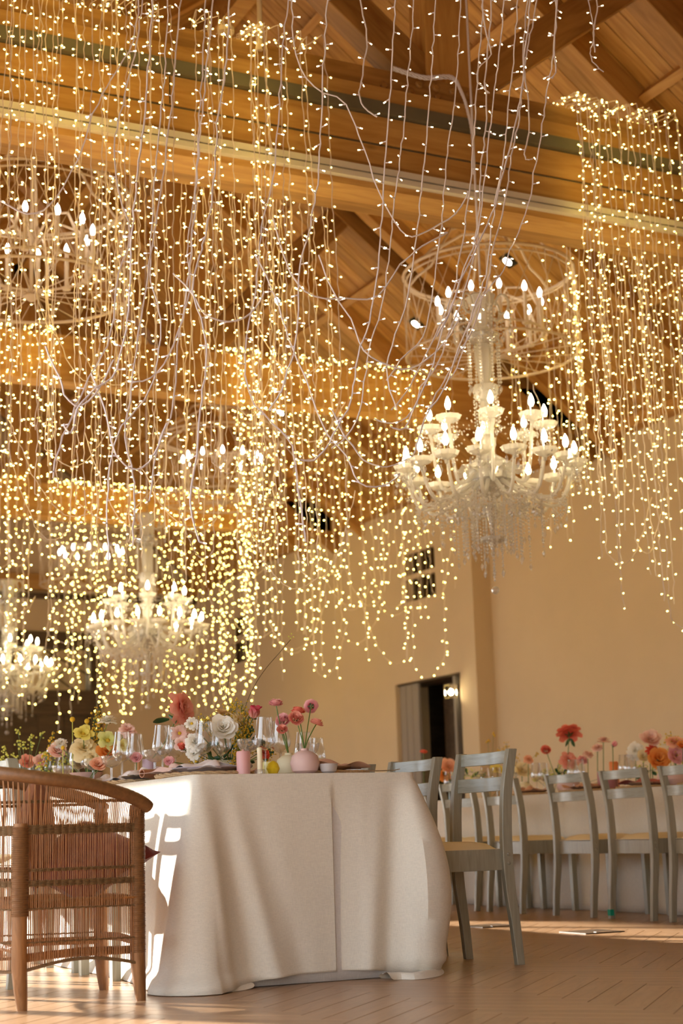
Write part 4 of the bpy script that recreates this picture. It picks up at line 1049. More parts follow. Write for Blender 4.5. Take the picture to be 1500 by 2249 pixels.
# ---- wine glass
def make_glass(kind):
    e = empty({'wine': 'wine_glass', 'coupe': 'coupe_glass', 'flute': 'wine_glass'}[kind])
    if kind == 'wine':
        MB().lathe([(.0001, 0), (.037, 0), (.037, .002), (.012, .006), (.004, .012)], 20).build('foot', M_GLASS, e)
        MB().lathe([(.0042, .006), (.0038, .05), (.0042, .098), (.007, .104)], 10).build('stem', M_GLASS, e)
        MB().lathe([(.002, .102), (.02, .108), (.04, .128), (.0435, .142), (.04, .165), (.034, .2), (.0305, .232)], 24).build('bowl', M_GLASSB, e)
        MB().tube([(.0305*math.cos(2*PI*i/24), .0305*math.sin(2*PI*i/24), .232) for i in range(24)], .0007, 4, close=True).build('lip', M_GLASSB, e)
    else:
        MB().lathe([(.0001, 0), (.034, 0), (.034, .002), (.012, .006), (.004, .012)], 20).build('foot', M_GLASS, e)
        MB().lathe([(.004, .006), (.0042, .05), (.005, .092)], 10).build('stem', M_GLASS, e)
        MB().lathe([(.004, .09), (.02, .095), (.038, .107), (.044, .122), (.047, .142)], 24, lobes=24, amp=.025).build('bowl', M_GLASSC, e)
        MB().tube([(.047*math.cos(2*PI*i/24), .047*math.sin(2*PI*i/24), .142) for i in range(24)], .0008, 4, close=True).build('lip', M_GLASSC, e)
    return e
M_GLASSB = thin_glass('bowl_glass', (.97, .98, 1), .03, .03, .3)
M_GLASSC = thin_glass('cut_glass', (.97, .98, 1), .06, .14, .35)
proto = {}
def glass(kind, x, y, label, zr=None, group=None):
    if kind not in proto: proto[kind] = make_glass(kind); g = proto[kind]
    else: g = copy_tree(proto[kind])
    z = TZ+(.232 if kind == 'wine' else .142); p = at_z(x, y, z) if zr is None else at_y(x, 1700, zr)
    g.location = (p.x, p.y, TZ); g.rotation_euler = (0, 0, x*.7)
    return tag(g, label, 'glass', group)
GW, GC = 'wine glasses on the near table', 'cut coupe glasses on the near table'
for x, Y, l in ((583, 5.76, 'tallest-looking wine glass standing left of the cream bud vase'), (617, 5.95, 'wine glass behind the pink ranunculus stems, second from the right'), (450, 5.98, 'wine glass in front of the white ruffled blooms'), (487, 6.1, 'wine glass standing before the large white rose'),
                (357, 6.2, 'wine glass right of the mauve cylinder vase'), (385, 6.32, 'wine glass before the pale pink blooms, right of the mauve vase'), (268, 6.6, 'wine glass left of the mauve cylinder vase'), (297, 6.72, 'wine glass touching the left side of the mauve vase'),
                (172, 7.25, 'wine glass before the cream tulip on the left'), (196, 7.35, 'wine glass right of the cream tulip on the left'), (115, 7.9, 'wine glass among the yellow flowers above the wicker rim'), (143, 8.0, 'wine glass right of the yellow sprays above the wicker rim'),
                (54, 8.8, 'leftmost pair of far wine glasses, left one'), (76, 8.9, 'leftmost pair of far wine glasses, right one'), (668, 6.6, 'wine glass glimpsed behind the cream and pink bud vases'), (697, 7.0, 'faint far wine glass behind the drooping pink ranunculus')):
    glass('wine', x, 0, l, Y, GW)
for x, Y, l in ((548, 5.72, 'cut coupe glass standing over the pink candle'), (678, 5.98, 'cut coupe glass behind the round pink bud vase'), (430, 6.12, 'cut coupe glass before the white ruffled blooms'), (340, 6.4, 'cut coupe glass left of the front wine glasses'), (245, 6.85, 'cut coupe glass below the orange rose'), (135, 7.7, 'cut coupe glass behind the wicker rim'), (205, 7.1, 'cut coupe glass beside the cream tulip'), (503, 6.25, 'cut coupe glass below the white rose')):
    glass('coupe', x, 0, l, Y, GC)
# ---- vases, candles, bowls
def lath(name, prof, mat, label, cat, px_, Y, z=TZ, n=24, X=None, group=None, lobes=0, amp=0):
    o = MB().lathe(prof, n, lobes=lobes, amp=amp).build(name, mat); put(o, px_, Y, z, X); return tag(o, label, cat, group)
cer_pink = plain('pink_ceramic', srgb(214, 180, 172), .6, bump=.1); cer_cream = plain('cream_ceramic', srgb(226, 214, 178), .6, bump=.1); cer_mauve = plain('mauve_ceramic', srgb(186, 160, 170), .55)
wax_pink = plain('pink_wax', srgb(214, 160, 156), .45); wax_ivory = plain('ivory_wax', srgb(240, 226, 190), .4); wax_orange = plain('orange_wax', srgb(232, 132, 70), .45); wax_peach = plain('peach_wax', srgb(236, 176, 120), .45)
cer_grey = plain('grey_ceramic', srgb(186, 176, 172), .45); cer_yel = plain('pale_yellow_votive', srgb(224, 208, 130), .4)
def ball_vase(R, H, neck): return [(R*.5, 0), (R*.85, H*.12), (R, H*.42), (R*.86, H*.72), (R*.5, H*.88), (neck, H*.92), (neck*1.05, H), (neck*.8, H), (neck*.7, H*.9)]
vases = {}
vases['pink'] = lath('bud_vase', ball_vase(.058, .098, .015), cer_pink, 'round matte pink bud vase at the front edge of the near table', 'vase', 670, 5.58)
vases['cream'] = lath('bud_vase', ball_vase(.054, .09, .015), cer_cream, 'round cream bud vase just left of the pink one', 'vase', 635, 5.74)
vases['mauve'] = lath('cylinder_vase', [(.03, 0), (.031, .115), (.027, .115), (.026, .01)], cer_mauve, 'mauve cylinder vase holding the tall coral peony', 'vase', 328, 6.6)
lath('pillar_candle', [(.026, 0), (.027, .084), (.024, .09), (.004, .09), (.003, .096), (.0001, .097)], wax_pink, 'dusty pink pillar candle under the front coupe glass', 'candle', 535, 5.6)
lath('pillar_candle', [(.03, 0), (.03, .098), (.02, .1), (.0001, .099)], wax_orange, 'orange pillar candle behind the front coupe glass', 'candle', 533, 6.15)
tc_ = lath('taper_candle', [(.012, 0), (.0125, .01), (.0105, .014), (.0105, .1), (.004, .103)], wax_ivory, 'short ivory taper candle left of the tall front wine glass', 'candle', 571, 5.58)
MB().lathe([(.02, 0), (.022, .012), (.018, .02), (.013, .02)], 16, lobes=8, amp=.06).build('holder', M_GLASSC, tc_)
lath('taper_candle', [(.012, 0), (.0105, .014), (.0105, .15), (.003, .155)], wax_peach, 'peach taper candle between the two left wine glasses', 'candle', 243/1.0+60, 6.9)
lath('votive_cup', [(.032, 0), (.036, .06), (.033, .06), (.03, .006)], cer_yel, 'pale yellow votive cup left of the cream bud vase', 'votive cup', 592, 5.85)
lath('lemon', [(.0001, 0), (.018, .006), (.026, .024), (.019, .044), (.006, .053), (.0001, .055)], plain('lemon_skin', srgb(226, 196, 40), .4, bump=.2), 'small yellow lemon by the foot of the tall wine glass', 'fruit', 600, 5.62)
bw = lath('small_bowl', [(.018, 0), (.03, .008), (.035, .03), (.0355, .037), (.033, .037), (.028, .012), (.0001, .008)], cer_grey, 'small speckled grey bowl right of the pink bud vase', 'bowl', 722, 5.54)
# ---- place settings: braided mat, plate, napkin
def placemat(x, y, label):
    e = empty('placemat', (x, y, TZ), 0, label, 'placemat', 'braided straw placemats')
    mb = MB(); 
    for k_ in range(1, 9):
        r = .022*k_; n = int(14+k_*10); mb.tube([(r*math.cos(2*PI*i/n), r*math.sin(2*PI*i/n), .004+.0015*math.sin(i*1.6)) for i in range(n)], .0105, 5, close=True)
    mb.build('coils', M_STRAW, e); 
    bd = MB(); n = 60
    for s in (0, 1, 2): bd.tube([((.188+.006*math.sin(i*.9+s*2.1))*math.cos(2*PI*i/n), (.188+.006*math.sin(i*.9+s*2.1))*math.sin(2*PI*i/n), .008+.005*math.cos(i*.9+s*2.1)) for i in range(n)], .005, 5, close=True)
    bd.build('braided_edge', M_STRAW, e); return e
def plate(x, y, label, mat, z=.014):
    o = MB().lathe([(.0001, .002), (.07, 0), (.09, .004), (.128, .02), (.13, .024), (.122, .022), (.085, .009), (.0001, .007)], 36).build('dinner_plate', mat, loc=(x, y, TZ+z)); return tag(o, label, 'plate', 'dinner plates')
def napkin(x, y, label, mat, rz, seed, L_=.26, W_=.12, z=.03, over=0):
    rr = random.Random(seed); rows = []; n, m2 = 18, 12; ph = rr.uniform(0, 6)
    for i in range(n+1):
        u = i/n; r = []
        pin = 1-.55*math.exp(-((u-.45)/.13)**2)
        for j in range(m2+1):
            v = -1+2*j/m2
            zz = z+.03*math.exp(-((u-.45)/.2)**2)*(1-v*v*.6)+.022*math.sin(v*6+ph+u*3)*(.4+.6*abs(u-.45))+.011*math.sin(u*14+v*3+ph)
            zz = max(zz, .028)
            if over and u > .8: zz -= over*(u-.8)/.2
            r.append(((u-.5)*L_+.012*math.sin(v*4+ph), v*W_*pin+.014*math.sin(u*9+ph), zz))
        rows.append(r)
    o = MB().grid(rows).build('napkin', mat, loc=(x, y, TZ), rot=(0, 0, rz)); s = o.modifiers.new('t', 'SOLIDIFY'); s.thickness = .002
    s2 = o.modifiers.new('s', 'SUBSURF'); s2.levels = 1; s2.render_levels = 1
    return tag(o, label, 'napkin')
nap_blush = linen('blush_napkin', srgb(226, 190, 176), 700); nap_white = linen('pale_napkin', srgb(232, 220, 216), 700); nap_rust = linen('rust_napkin', srgb(168, 84, 66), 700); nap_tan = linen('tan_napkin', srgb(206, 158, 128), 700)
pl_grey = plain('mauve_grey_plate', srgb(186, 172, 176), .3); pl_tan = plain('tan_plate', srgb(196, 160, 130), .35)
for i, y in enumerate((5.78, 6.42, 7.06, 7.7)):
    w_ = ('nearest', 'second', 'third', 'fourth')[i]
    placemat(2.28, y, 'braided straw placemat on the left side of the near table, %s from the front' % w_); plate(2.28, y, 'mauve-grey plate on the left side of the near table, %s from the front' % w_, pl_grey)
    napkin(2.30, y, 'pale blush napkin knotted on the %s plate of the left side' % w_, (nap_white, nap_blush, nap_white, nap_blush)[i], .5+i*.7, i, over=0)
    placemat(2.79, y+.03, 'braided straw placemat on the right side of the near table, %s from the front' % w_); plate(2.79, y+.03, 'tan plate on the right side of the near table, %s from the front' % w_, pl_tan)
    napkin(2.80, y+.03, 'tan linen napkin knotted on the %s plate of the right side' % w_, nap_tan, -.2+i*.5, i+20, .34, .1)
napkin(2.2, 5.95, 'blush napkin trailing off the mat at the left front edge', nap_blush, 1.9, 33, .26, .07, .02)
napkin(2.18, 6.25, 'pale napkin drooping over the left table edge near the rolled menu', nap_white, 1.4, 34, .24, .08, .02)
p = at_y(275, 1700, 6.02)
o = MB().lathe([(.017, -.07), (.019, 0), (.017, .07), (.013, .07), (.013, -.07)], 16).build('rolled_menu', plain('brown_leather', srgb(176, 120, 88), .5), loc=(2.19, 6.1, TZ+.03), rot=(R_(90), 0, R_(-70))); tag(o, 'rolled tan leather menu lying between napkins on the left side', 'menu')
fk = empty('dessert_fork', (2.92, 5.55, TZ+.006), 0, 'silver fork lying before the tan plate at the front right edge', 'fork')
MB().tube([(-.06, 0, .004), (0, 0, .002), (.05, 0, .004)], .0025, 6).build('handle', M_CHROME, fk)
for q in (-1, 0, 1): MB().tube([(.05, q*.003, .004), (.065, q*.006, .004), (.09, q*.006, .008)], .0014, 5).build('tine', M_CHROME, fk)
# ---- flowers
def head_mesh(kind, R, mat, seed):
    rr = random.Random(seed); V = []; Fc = []; UV = []
    spec = {  # (petals, tilt of petal from axis in deg, length, width, cup, base radius, base height)
        'rose': [(3, 8, .62, .34, .5, .04, .1), (4, 16, .7, .42, .55, .1, .05), (5, 28, .8, .5, .5, .16, 0), (5, 44, .9, .56, .42, .2, -.03), (6, 64, .95, .58, .3, .22, -.06)],
        'peony': [(6, 12, .7, .36, .5, .05, .05), (7, 26, .85, .42, .5, .1, 0), (8, 42, 1.0, .5, .45, .14, -.02), (8, 62, 1.08, .56, .35, .18, -.05), (6, 84, 1.0, .6, .25, .18, -.08)],
        'ranunculus': [(6, 4, .42, .3, .6, .1, .22), (8, 14, .52, .34, .6, .22, .16), (9, 26, .58, .36, .55, .34, .1), (10, 42, .6, .38, .5, .44, .02), (11, 62, .6, .4, .42, .5, -.06), (11, 82, .56, .42, .35, .52, -.14)],
        'tulip': [(3, 10, 1.1, .5, .7, .08, 0), (3, 20, 1.15, .55, .7, .12, -.03)],
        'daisy': [(10, 72, 1.0, .3, .1, .06, 0), (10, 58, .8, .28, .15, .05, .03)],
        'open': [(5, 60, 1.0, .5, .25, .06, 0), (6, 40, .8, .42, .4, .05, .03)],
        'carnation': [(8, 15, .7, .3, .3, .04, .1), (10, 35, .85, .32, .25, .06, .05), (11, 55, .95, .34, .2, .08, 0), (11, 75, .95, .34, .2, .08, -.05)]}[kind]
    nu, nv = 4, 4
    for li, (n, tilt, ln, wd, cup, br, bh) in enumerate(spec):
        for q in range(n):
            a = 2*PI*(q+.5*(li % 2)+rr.uniform(-.15, .15))/n; tl = R_(tilt+rr.uniform(-7, 7)); l = ln*rr.uniform(.82, 1.12); base = len(V)
            ca, sa = math.cos(a), math.sin(a)
            for iv in range(nv+1):
                v = iv/nv; w_ = wd*(math.sin(PI*(.12+.72*v))**.8)
                for iu in range(nu+1):
                    u = -1+2*iu/nu
                    tt = tl*(.55+.6*v)         # petals curl outward toward the tip
                    if kind in ('ranunculus', 'rose'): tt = tl*(1.15-.35*v)
                    rad = br+l*v*math.sin(tt) - cup*w_*u*u*.5 + (.03 if kind == 'carnation' else 0)*math.sin(u*9)*v
                    z = bh+l*v*math.cos(tt) + .035*math.sin(u*5+q)*v*v + (.08*abs(u) if kind in ('peony',) else 0)*v*.4
                    t_ = w_*u
                    roll = max(0, v-.6)/.4; rad += .13*roll**2*(1 if kind in ('rose', 'peony', 'carnation') and li > 0 else .3); z -= .09*roll**2*(1 if kind in ('rose', 'peony') else .2)
                    V.append(((rad*ca-t_*sa)*R, (rad*sa+t_*ca)*R, z*R)); UV.append(((u+1)/2, v))
            for iv in range(nv):
                for iu in range(nu): b0 = base+iv*(nu+1)+iu; Fc.append((b0, b0+1, b0+nu+2, b0+nu+1))
    me = bpy.data.meshes.new(kind); me.from_pydata(V, [], Fc); me.materials.append(mat)
    uvl = me.uv_layers.new(name='uv'); 
    for lp_ in me.loops: uvl.data[lp_.index].uv = UV[lp_.vertex_index]
    me.polygons.foreach_set('use_smooth', [True]*len(me.polygons)); me.update(); return me
PET = dict(
 coral=petal('coral_petal', srgb(232, 104, 84), srgb(250, 152, 128)), salmon=petal('salmon_petal', srgb(236, 136, 116), srgb(250, 184, 162)), pink=petal('pink_petal', srgb(234, 150, 156), srgb(250, 198, 194)),
 blush=petal('blush_petal', srgb(248, 188, 164), srgb(255, 226, 212)), white=petal('white_petal', srgb(244, 232, 204), srgb(255, 252, 244)), cream=petal('cream_petal', srgb(236, 208, 140), srgb(252, 238, 196)),
 magenta=petal('magenta_petal', srgb(244, 186, 166), srgb(210, 56, 92)), orange=petal('orange_petal', srgb(236, 128, 50), srgb(252, 182, 100)), peach=petal('peach_petal', srgb(244, 160, 110), srgb(255, 208, 176)),
 yellow=petal('yellow_petal', srgb(226, 204, 66), srgb(250, 238, 136)), lime=petal('lime_petal', srgb(218, 218, 96), srgb(240, 240, 166)), red=petal('red_petal', srgb(190, 52, 44), srgb(236, 100, 70)), tan=petal('tan_petal', srgb(216, 174, 112), srgb(242, 214, 158)))
cache = {}
def flower(kind, col, hp, R, base, label, group=None, axis=(0, 0, 1), leaves=(), sr=.0022, bend=.3):
    R *= 1.08
    """hp: flower head position, base: where the stem starts"""
    hp = Vector(hp); base = Vector(base); ax = Vector(axis).normalized()
    e = empty({'rose': 'rose', 'peony': 'peony', 'ranunculus': 'ranunculus', 'tulip': 'tulip', 'daisy': 'daisy', 'open': 'daffodil', 'carnation': 'carnation'}[kind], base, 0, label, 'flower', group)
    key = (kind, col, round(R, 3))
    if key not in cache: cache[key] = head_mesh(kind, R, PET[col], len(cache))
    q = ax.to_track_quat('Z', 'Y'); h = linkpart('blossom', cache[key], e, hp-base, q.to_euler())
    d = hp-base; mid = base-base+d*.5+Vector((d.x, d.y, 0))*-.12*bend
    st = smooth([Vector((0, 0, 0)), d*.35+Vector((-d.x, -d.y, 0))*.2*bend, d*.75+Vector((-d.x, -d.y, 0))*.12*bend, d-ax*R*.12], 4)
    MB().tube(st, sr, 6).build('stem', M_GREEN, e)
    sp = MB()
    for k_ in range(5):
        a = 2*PI*k_/5; c, s = math.cos(a), math.sin(a); w_ = R*.13
        pts = [Vector((0, 0, -.12*R)), Vector((c*R*.3-s*w_, s*R*.3+c*w_, -.1*R)), Vector((c*R*.55, s*R*.55, .0)), Vector((c*R*.3+s*w_, s*R*.3-c*w_, -.1*R))]
        sp.add([tuple(d+(q @ p)) for p in pts], [(0, 1, 2, 3)])
    sp.build('sepals', M_LEAF, e, False)
    if kind in ('daisy', 'open'): MB().ball((0, 0, 0), R*.24, 8, 5).build('flower_eye', M_MIMOSA, e, loc=d+ax*R*.12)
    for lf in leaves: leaf(e, Vector(lf[0])-base, Vector(lf[1])-base, lf[2])
    return e
def leaf(e, a, b, w_, mat=None):
    d = b-a; side = d.cross(FW).normalized(); up_ = side.cross(d).normalized(); rows = []
    for i in range(7):
        t = i/6; ww = w_*math.sin(PI*min(.97, .08+.9*t))**.8; c = a+d*t+up_*(.12*d.length*math.sin(PI*t)); rows.append([tuple(c-side*ww+up_*ww*.4), tuple(c), tuple(c+side*ww+up_*ww*.4)])
    return MB().grid(rows).build('leaf', mat or M_LEAF, e)
def spray(name, label, base, tips, br, mat, twig, cat='foliage', group=None, n=14, spread=.02, along=.5, seed=1):
    """branching sprig with many tiny blossoms (mimosa, fennel)"""
    rr = random.Random(seed); base = Vector(base); e = empty(name, base, 0, label, cat, group); tw = MB(); bl = MB()
    for t in tips:
        d = Vector(t)-base; pts = smooth([Vector((0, 0, 0)), d*.4+Vector((rr.uniform(-.01, .01), 0, .01)), d], 4); tw.tube(pts, .0013, 4)
        for i in range(n):
            f = along+(1-along)*rr.random(); p = d*f+Vector((rr.gauss(0, spread), rr.gauss(0, spread), rr.gauss(0, spread)))
            tw.tube([d*f*.97, p], .0007, 3, cap=False); bl.ball(p, br*rr.uniform(.7, 1.2), 5, 3)
    tw.build('twigs', twig, e); bl.build('blossoms', mat, e, kind='stuff'); return e
def T1p(x, y, Y): return at_y(x, y, Y)
def tb_(x, Y, z=TZ): p = at_y(x, 1690, Y); return Vector((p.x, Y, z))
VP = vases['pink'].location+Vector((0, 0, .09)); VC = vases['cream'].location+Vector((0, 0, .08)); VM = vases['mauve'].location+Vector((0, 0, .1))
tocam = lambda p: (CAM-Vector(p)).normalized()
flower('peony', 'salmon', T1p(396, 1555, 6.55), .052, VM, 'tall coral-pink peony leaning over the mauve vase with dark leaves', axis=(.55, -.75, .1), sr=.003, leaves=[(T1p(372, 1580, 6.58), T1p(336, 1586, 6.55), .012), (T1p(392, 1562, 6.6), T1p(370, 1556, 6.55), .012), (T1p(370, 1570, 6.6), T1p(386, 1589, 6.5), .01)], bend=-.6)
flower('ranunculus', 'pink', T1p(606, 1546, 5.74), .026, VC+Vector((0, .0, 0)), 'pale pink ranunculus above the rim of the tallest wine glass', axis=(-.1, -.3, 1), bend=-.5)
flower('ranunculus', 'salmon', T1p(650, 1578, 5.6), .0275, VP, 'salmon ranunculus in the middle of the pink bunch', axis=(-.2, -.8, .5))
flower('ranunculus', 'coral', T1p(655, 1563, 5.66), .026, VP, 'deeper coral ranunculus peeping above the salmon one', axis=(0, -.2, 1))
flower('ranunculus', 'pink', T1p(622, 1582, 5.8), .028, VC, 'rosy pink ranunculus seen through the second wine glass', axis=(-.6, -.5, .5))
flower('ranunculus', 'salmon', T1p(620, 1602, 5.72), .02, VC, 'small salmon ranunculus low between the wine glasses', axis=(-.3, -.6, .5))
flower('ranunculus', 'pink', T1p(683, 1551, 5.66), .026, VP, 'pink ranunculus facing away to show its green sepals', axis=(.25, .9, .25), bend=.2)
flower('ranunculus', 'salmon', T1p(695, 1589, 5.6), .026, VP, 'salmon ranunculus at the right of the bunch on a bent stem', axis=(.3, -.2, .95), bend=.5)
# centre arrangement
CB = tb_(505, 6.2, TZ+.03)
cv = lath('compote_vase', [(.04, 0), (.042, .006), (.012, .02), (.014, .045), (.06, .06), (.075, .085), (.07, .085), (.05, .062)], cer_cream, 'low cream footed vase under the white rose arrangement', 'vase', 505, 6.2)
GC_ = 'blooms of the central arrangement'
flower('rose', 'white', T1p(490, 1600, 6.05), .05, CB, 'large open white rose behind the front wine glasses', axis=(-.25, -.9, .35), sr=.003)
flower('carnation', 'cream', T1p(522, 1590, 6.15), .042, CB, 'cream ruffled bloom tucked right of the large white rose', axis=(.6, -.6, .4))
flower('open', 'tan', T1p(488, 1570, 6.2), .036, CB, 'tan papery bloom above the large white rose', axis=(0, -.3, 1))
flower('carnation', 'white', T1p(428, 1632, 6.0), .036, CB, 'white ruffled bloom between the two middle wine glasses', axis=(-.3, -.8, .3))
flower('carnation', 'white', T1p(425, 1655, 6.02), .026, CB, 'low white ruffled bloom near the plate', axis=(-.3, -.8, .1))
flower('daisy', 'white', T1p(421, 1590, 6.12), .026, CB, 'white anemone-like bloom with dark heart above the ruffled ones', axis=(-.3, -.9, .3))
flower('daisy', 'blush', T1p(394, 1612, 6.2), .034, CB, 'pale pink daisy-like bloom seen through a wine glass', axis=(-.2, -.9, .3))
flower('open', 'blush', T1p(400, 1634, 6.15), .032, CB, 'blush open bloom under the pale daisy', axis=(-.4, -.8, .2))
flower('open', 'peach', T1p(412, 1622, 6.2), .028, CB, 'peach bloom left of the white ruffles', axis=(-.2, -.6, .6))
flower('tulip', 'coral', T1p(402, 1645, 6.1), .024, CB, 'coral bud low between the wine glasses', axis=(-.5, -.4, .7))
flower('tulip', 'magenta', T1p(556, 1576, 6.1), .042, CB, 'magenta and pink tulip left of the tallest wine glass', axis=(.1, -.4, 1), leaves=[(T1p(548, 1610, 6.1), T1p(553, 1592, 6.1), .01), (T1p(540, 1625, 6.1), T1p(558, 1600, 6.1), .01)])
flower('carnation', 'red', T1p(578, 1655, 6.0), .024, CB, 'red bloom low behind the ivory taper', axis=(0, -.8, .4))
flower('rose', 'pink', T1p(372, 1672, 6.1), .02, CB, 'small pink rose lying by the left plate', axis=(-.4, -.8, .3))
flower('rose', 'pink', T1p(300, 1665, 6.6), .022, tb_(300, 6.65), 'small pink rose below the mauve vase', axis=(-.4, -.8, .3))
spray('mimosa_spray', 'tall golden mimosa spray right of the white rose', CB, [T1p(x, y, Y) for x, y, Y in ((512, 1545, 6.2), (503, 1556, 6.25), (520, 1538, 6.2), (533, 1545, 6.15), (538, 1575, 6.1), (530, 1595, 6.15), (545, 1590, 6.1), (548, 1610, 6.1), (535, 1620, 6.1), (540, 1560, 6.2), (548, 1575, 6.2), (528, 1640, 6.1))], .0042, M_MIMOSA, M_GREEN, n=42, spread=.013, along=.68, seed=3)
spray('mimosa_spray', 'golden mimosa sprig behind the white anemone', CB, [T1p(x, y, Y) for x, y, Y in ((446, 1572, 6.3), (455, 1580, 6.3), (438, 1580, 6.3), (462, 1600, 6.3))], .0038, M_MIMOSA, M_GREEN, n=24, spread=.011, along=.8, seed=4)
spray('mimosa_spray', 'low golden mimosa by the foot of the arrangement', CB, [T1p(x, y, Y) for x, y, Y in ((430, 1675, 6.0), (415, 1680, 6.0), (510, 1680, 6.05), (520, 1665, 6.05), (590, 1640, 6.1), (600, 1655, 6.1), (560, 1640, 6.2))], .0036, M_MIMOSA, M_LEAF, n=30, spread=.013, along=.75, seed=5)
ug = empty('leafy_sprigs', CB, 0, 'dark green leaf sprigs filling the central arrangement', 'foliage')
rr = random.Random(5)
for i in range(26):
    a = T1p(rr.uniform(440, 590), rr.uniform(1640, 1680), 6.2); b = a+Vector((rr.uniform(-.04, .04), rr.uniform(-.05, .02), rr.uniform(.0, .06))); leaf(ug, a-CB, b-CB, .009)
tw = lambda pts, l, r=.0015: tag(MB().tube(smooth([T1p(*p) for p in pts], 5), [r]*(5*(len(pts)-1)+1), 5).build('bare_twig', M_TWIG), l, 'twig')
t_a = tw([(525, 1600, 6.2), (545, 1535, 6.2), (575, 1480, 6.2), (615, 1432, 6.2), (638, 1405, 6.2)], 'long bare twig reaching up to the right with a tiny green tuft'); 
for pp in ((638, 1402, 6.2), (634, 1398, 6.2), (644, 1399, 6.2), (640, 1392, 6.2)): MB().ball(T1p(*pp), .004, 5, 3).build('bud', M_FENNEL, t_a)
t_b = tw([(512, 1570, 6.25), (500, 1530, 6.25), (504, 1480, 6.25), (515, 1445, 6.25), (528, 1425, 6.25)], 'bare twig rising behind the mimosa with a green tuft')
for pp in ((530, 1422, 6.25), (526, 1428, 6.25), (535, 1430, 6.25)): MB().ball(T1p(*pp), .005, 5, 3).build('bud', M_FENNEL, t_b)
tw([(505, 1560, 6.25), (488, 1510, 6.25), (478, 1470, 6.25), (476, 1425, 6.25)], 'thin twig leaning left behind the mimosa', .0012)
# left arrangement
LB = tb_(190, 7.2, TZ+.03)
lath('compote_vase', [(.04, 0), (.042, .006), (.012, .02), (.014, .045), (.06, .06), (.08, .085), (.075, .085), (.05, .062)], cer_pink, 'low pink footed vase under the yellow arrangement on the left', 'vase', 190, 7.2)
for k_, c_, x, y, Y, R, ax, l in (('open', 'yellow', 183, 1616, 7.1, .046, (-.2, -.7, .6), 'lemon yellow daffodil-like bloom on the left'), ('open', 'lime', 236, 1628, 7.0, .046, (-.1, -.9, .3), 'pale green orchid-like bloom right of the daffodil'),
    ('carnation', 'white', 236, 1587, 7.0, .038, (0, -.2, 1), 'flat white scabious on a thin grey stem'), ('carnation', 'blush', 279, 1607, 6.75, .034, (0, -.6, .6), 'white and blush carnation above the left wine glasses'),
    ('rose', 'orange', 236, 1652, 7.0, .045, (-.2, -.9, .3), 'orange rose below the pale green bloom'), ('peony', 'cream', 186, 1648, 7.15, .05, (-.2, -.7, .6), 'cream tulip-like bloom below the daffodil'), ('carnation', 'cream', 205, 1665, 7.1, .036, (-.2, -.8, .3), 'cream ruffled bloom between the left glasses'),
    ('rose', 'blush', 127, 1650, 7.6, .04, (-.2, -.8, .4), 'peach-pink rose behind the left glasses'), ('carnation', 'white', 132, 1636, 7.6, .03, (-.2, -.5, .8), 'white frilled bloom above the peach-pink rose'), ('rose', 'salmon', 60, 1675, 8.4, .038, (-.2, -.8, .4), 'salmon rose just above the wicker rim at far left'),
    ('rose', 'peach', 215, 1680, 6.9, .032, (-.2, -.8, .4), 'small peach rose low behind the wicker rim'), ('rose', 'blush', 90, 1672, 8.0, .035, (-.2, -.8, .4), 'blush rose low between the far left glasses'), ('open', 'yellow', 268, 1640, 6.8, .03, (0, -.8, .4), 'small yellow bloom behind the left wine glass')):
    flower(k_, c_, T1p(x, y, Y), R, LB if x > 100 else tb_(x, Y), l, axis=ax)
for x, y, l in ((159, 1580, 'golden craspedia ball, left of the pair on tall stems'), (191, 1584, 'golden craspedia ball, right of the pair on tall stems'), (138, 1642, 'small golden ball bloom low on the left')):
    hp = T1p(x, y, 7.2); b = tb_(x+1, 7.2); e = empty('craspedia', b, 0, l, 'flower'); MB().ball(hp-b, .0125 if y < 1600 else .01, 12, 8).build('blossom', M_MIMOSA, e); MB().tube([(0, 0, 0), hp-b], .0017, 6).build('stem', M_FENNEL, e)
spray('mimosa_spray', 'tall mimosa branch behind the scabious', LB, [T1p(x, y, 7.2) for x, y in ((213, 1545), (218, 1555), (210, 1565), (222, 1580), (225, 1600), (215, 1590), (205, 1615), (218, 1620))], .0052, M_MIMOSA, M_GREEN, n=14, spread=.015, along=.75, seed=11)
spray('mimosa_spray', 'mimosa branch left of the daffodil', tb_(95, 7.8), [T1p(x, y, 7.7) for x, y in ((118, 1605), (112, 1620), (120, 1630), (108, 1645), (128, 1625), (104, 1655))], .0055, M_MIMOSA, M_GREEN, n=12, spread=.015, along=.75, seed=12)
spray('fennel_sprig', 'pale green fennel-like sprigs at the far left', tb_(60, 8.2), [T1p(x, y, 8.1) for x, y in ((40, 1604), (68, 1617), (92, 1610), (39, 1630), (50, 1638), (70, 1636), (92, 1655), (8, 1640), (14, 1655), (33, 1660), (3, 1665))], .006, M_FENNEL, M_GREEN, n=9, spread=.01, along=.95, seed=13)
spray('fennel_sprig', 'yellow fennel tufts low behind the wicker rim', tb_(110, 7.9), [T1p(x, y, 7.8) for x, y in ((100, 1655), (85, 1680), (120, 1675), (150, 1668), (98, 1690))], .006, M_FENNEL, M_GREEN, n=12, spread=.015, along=.85, seed=14)
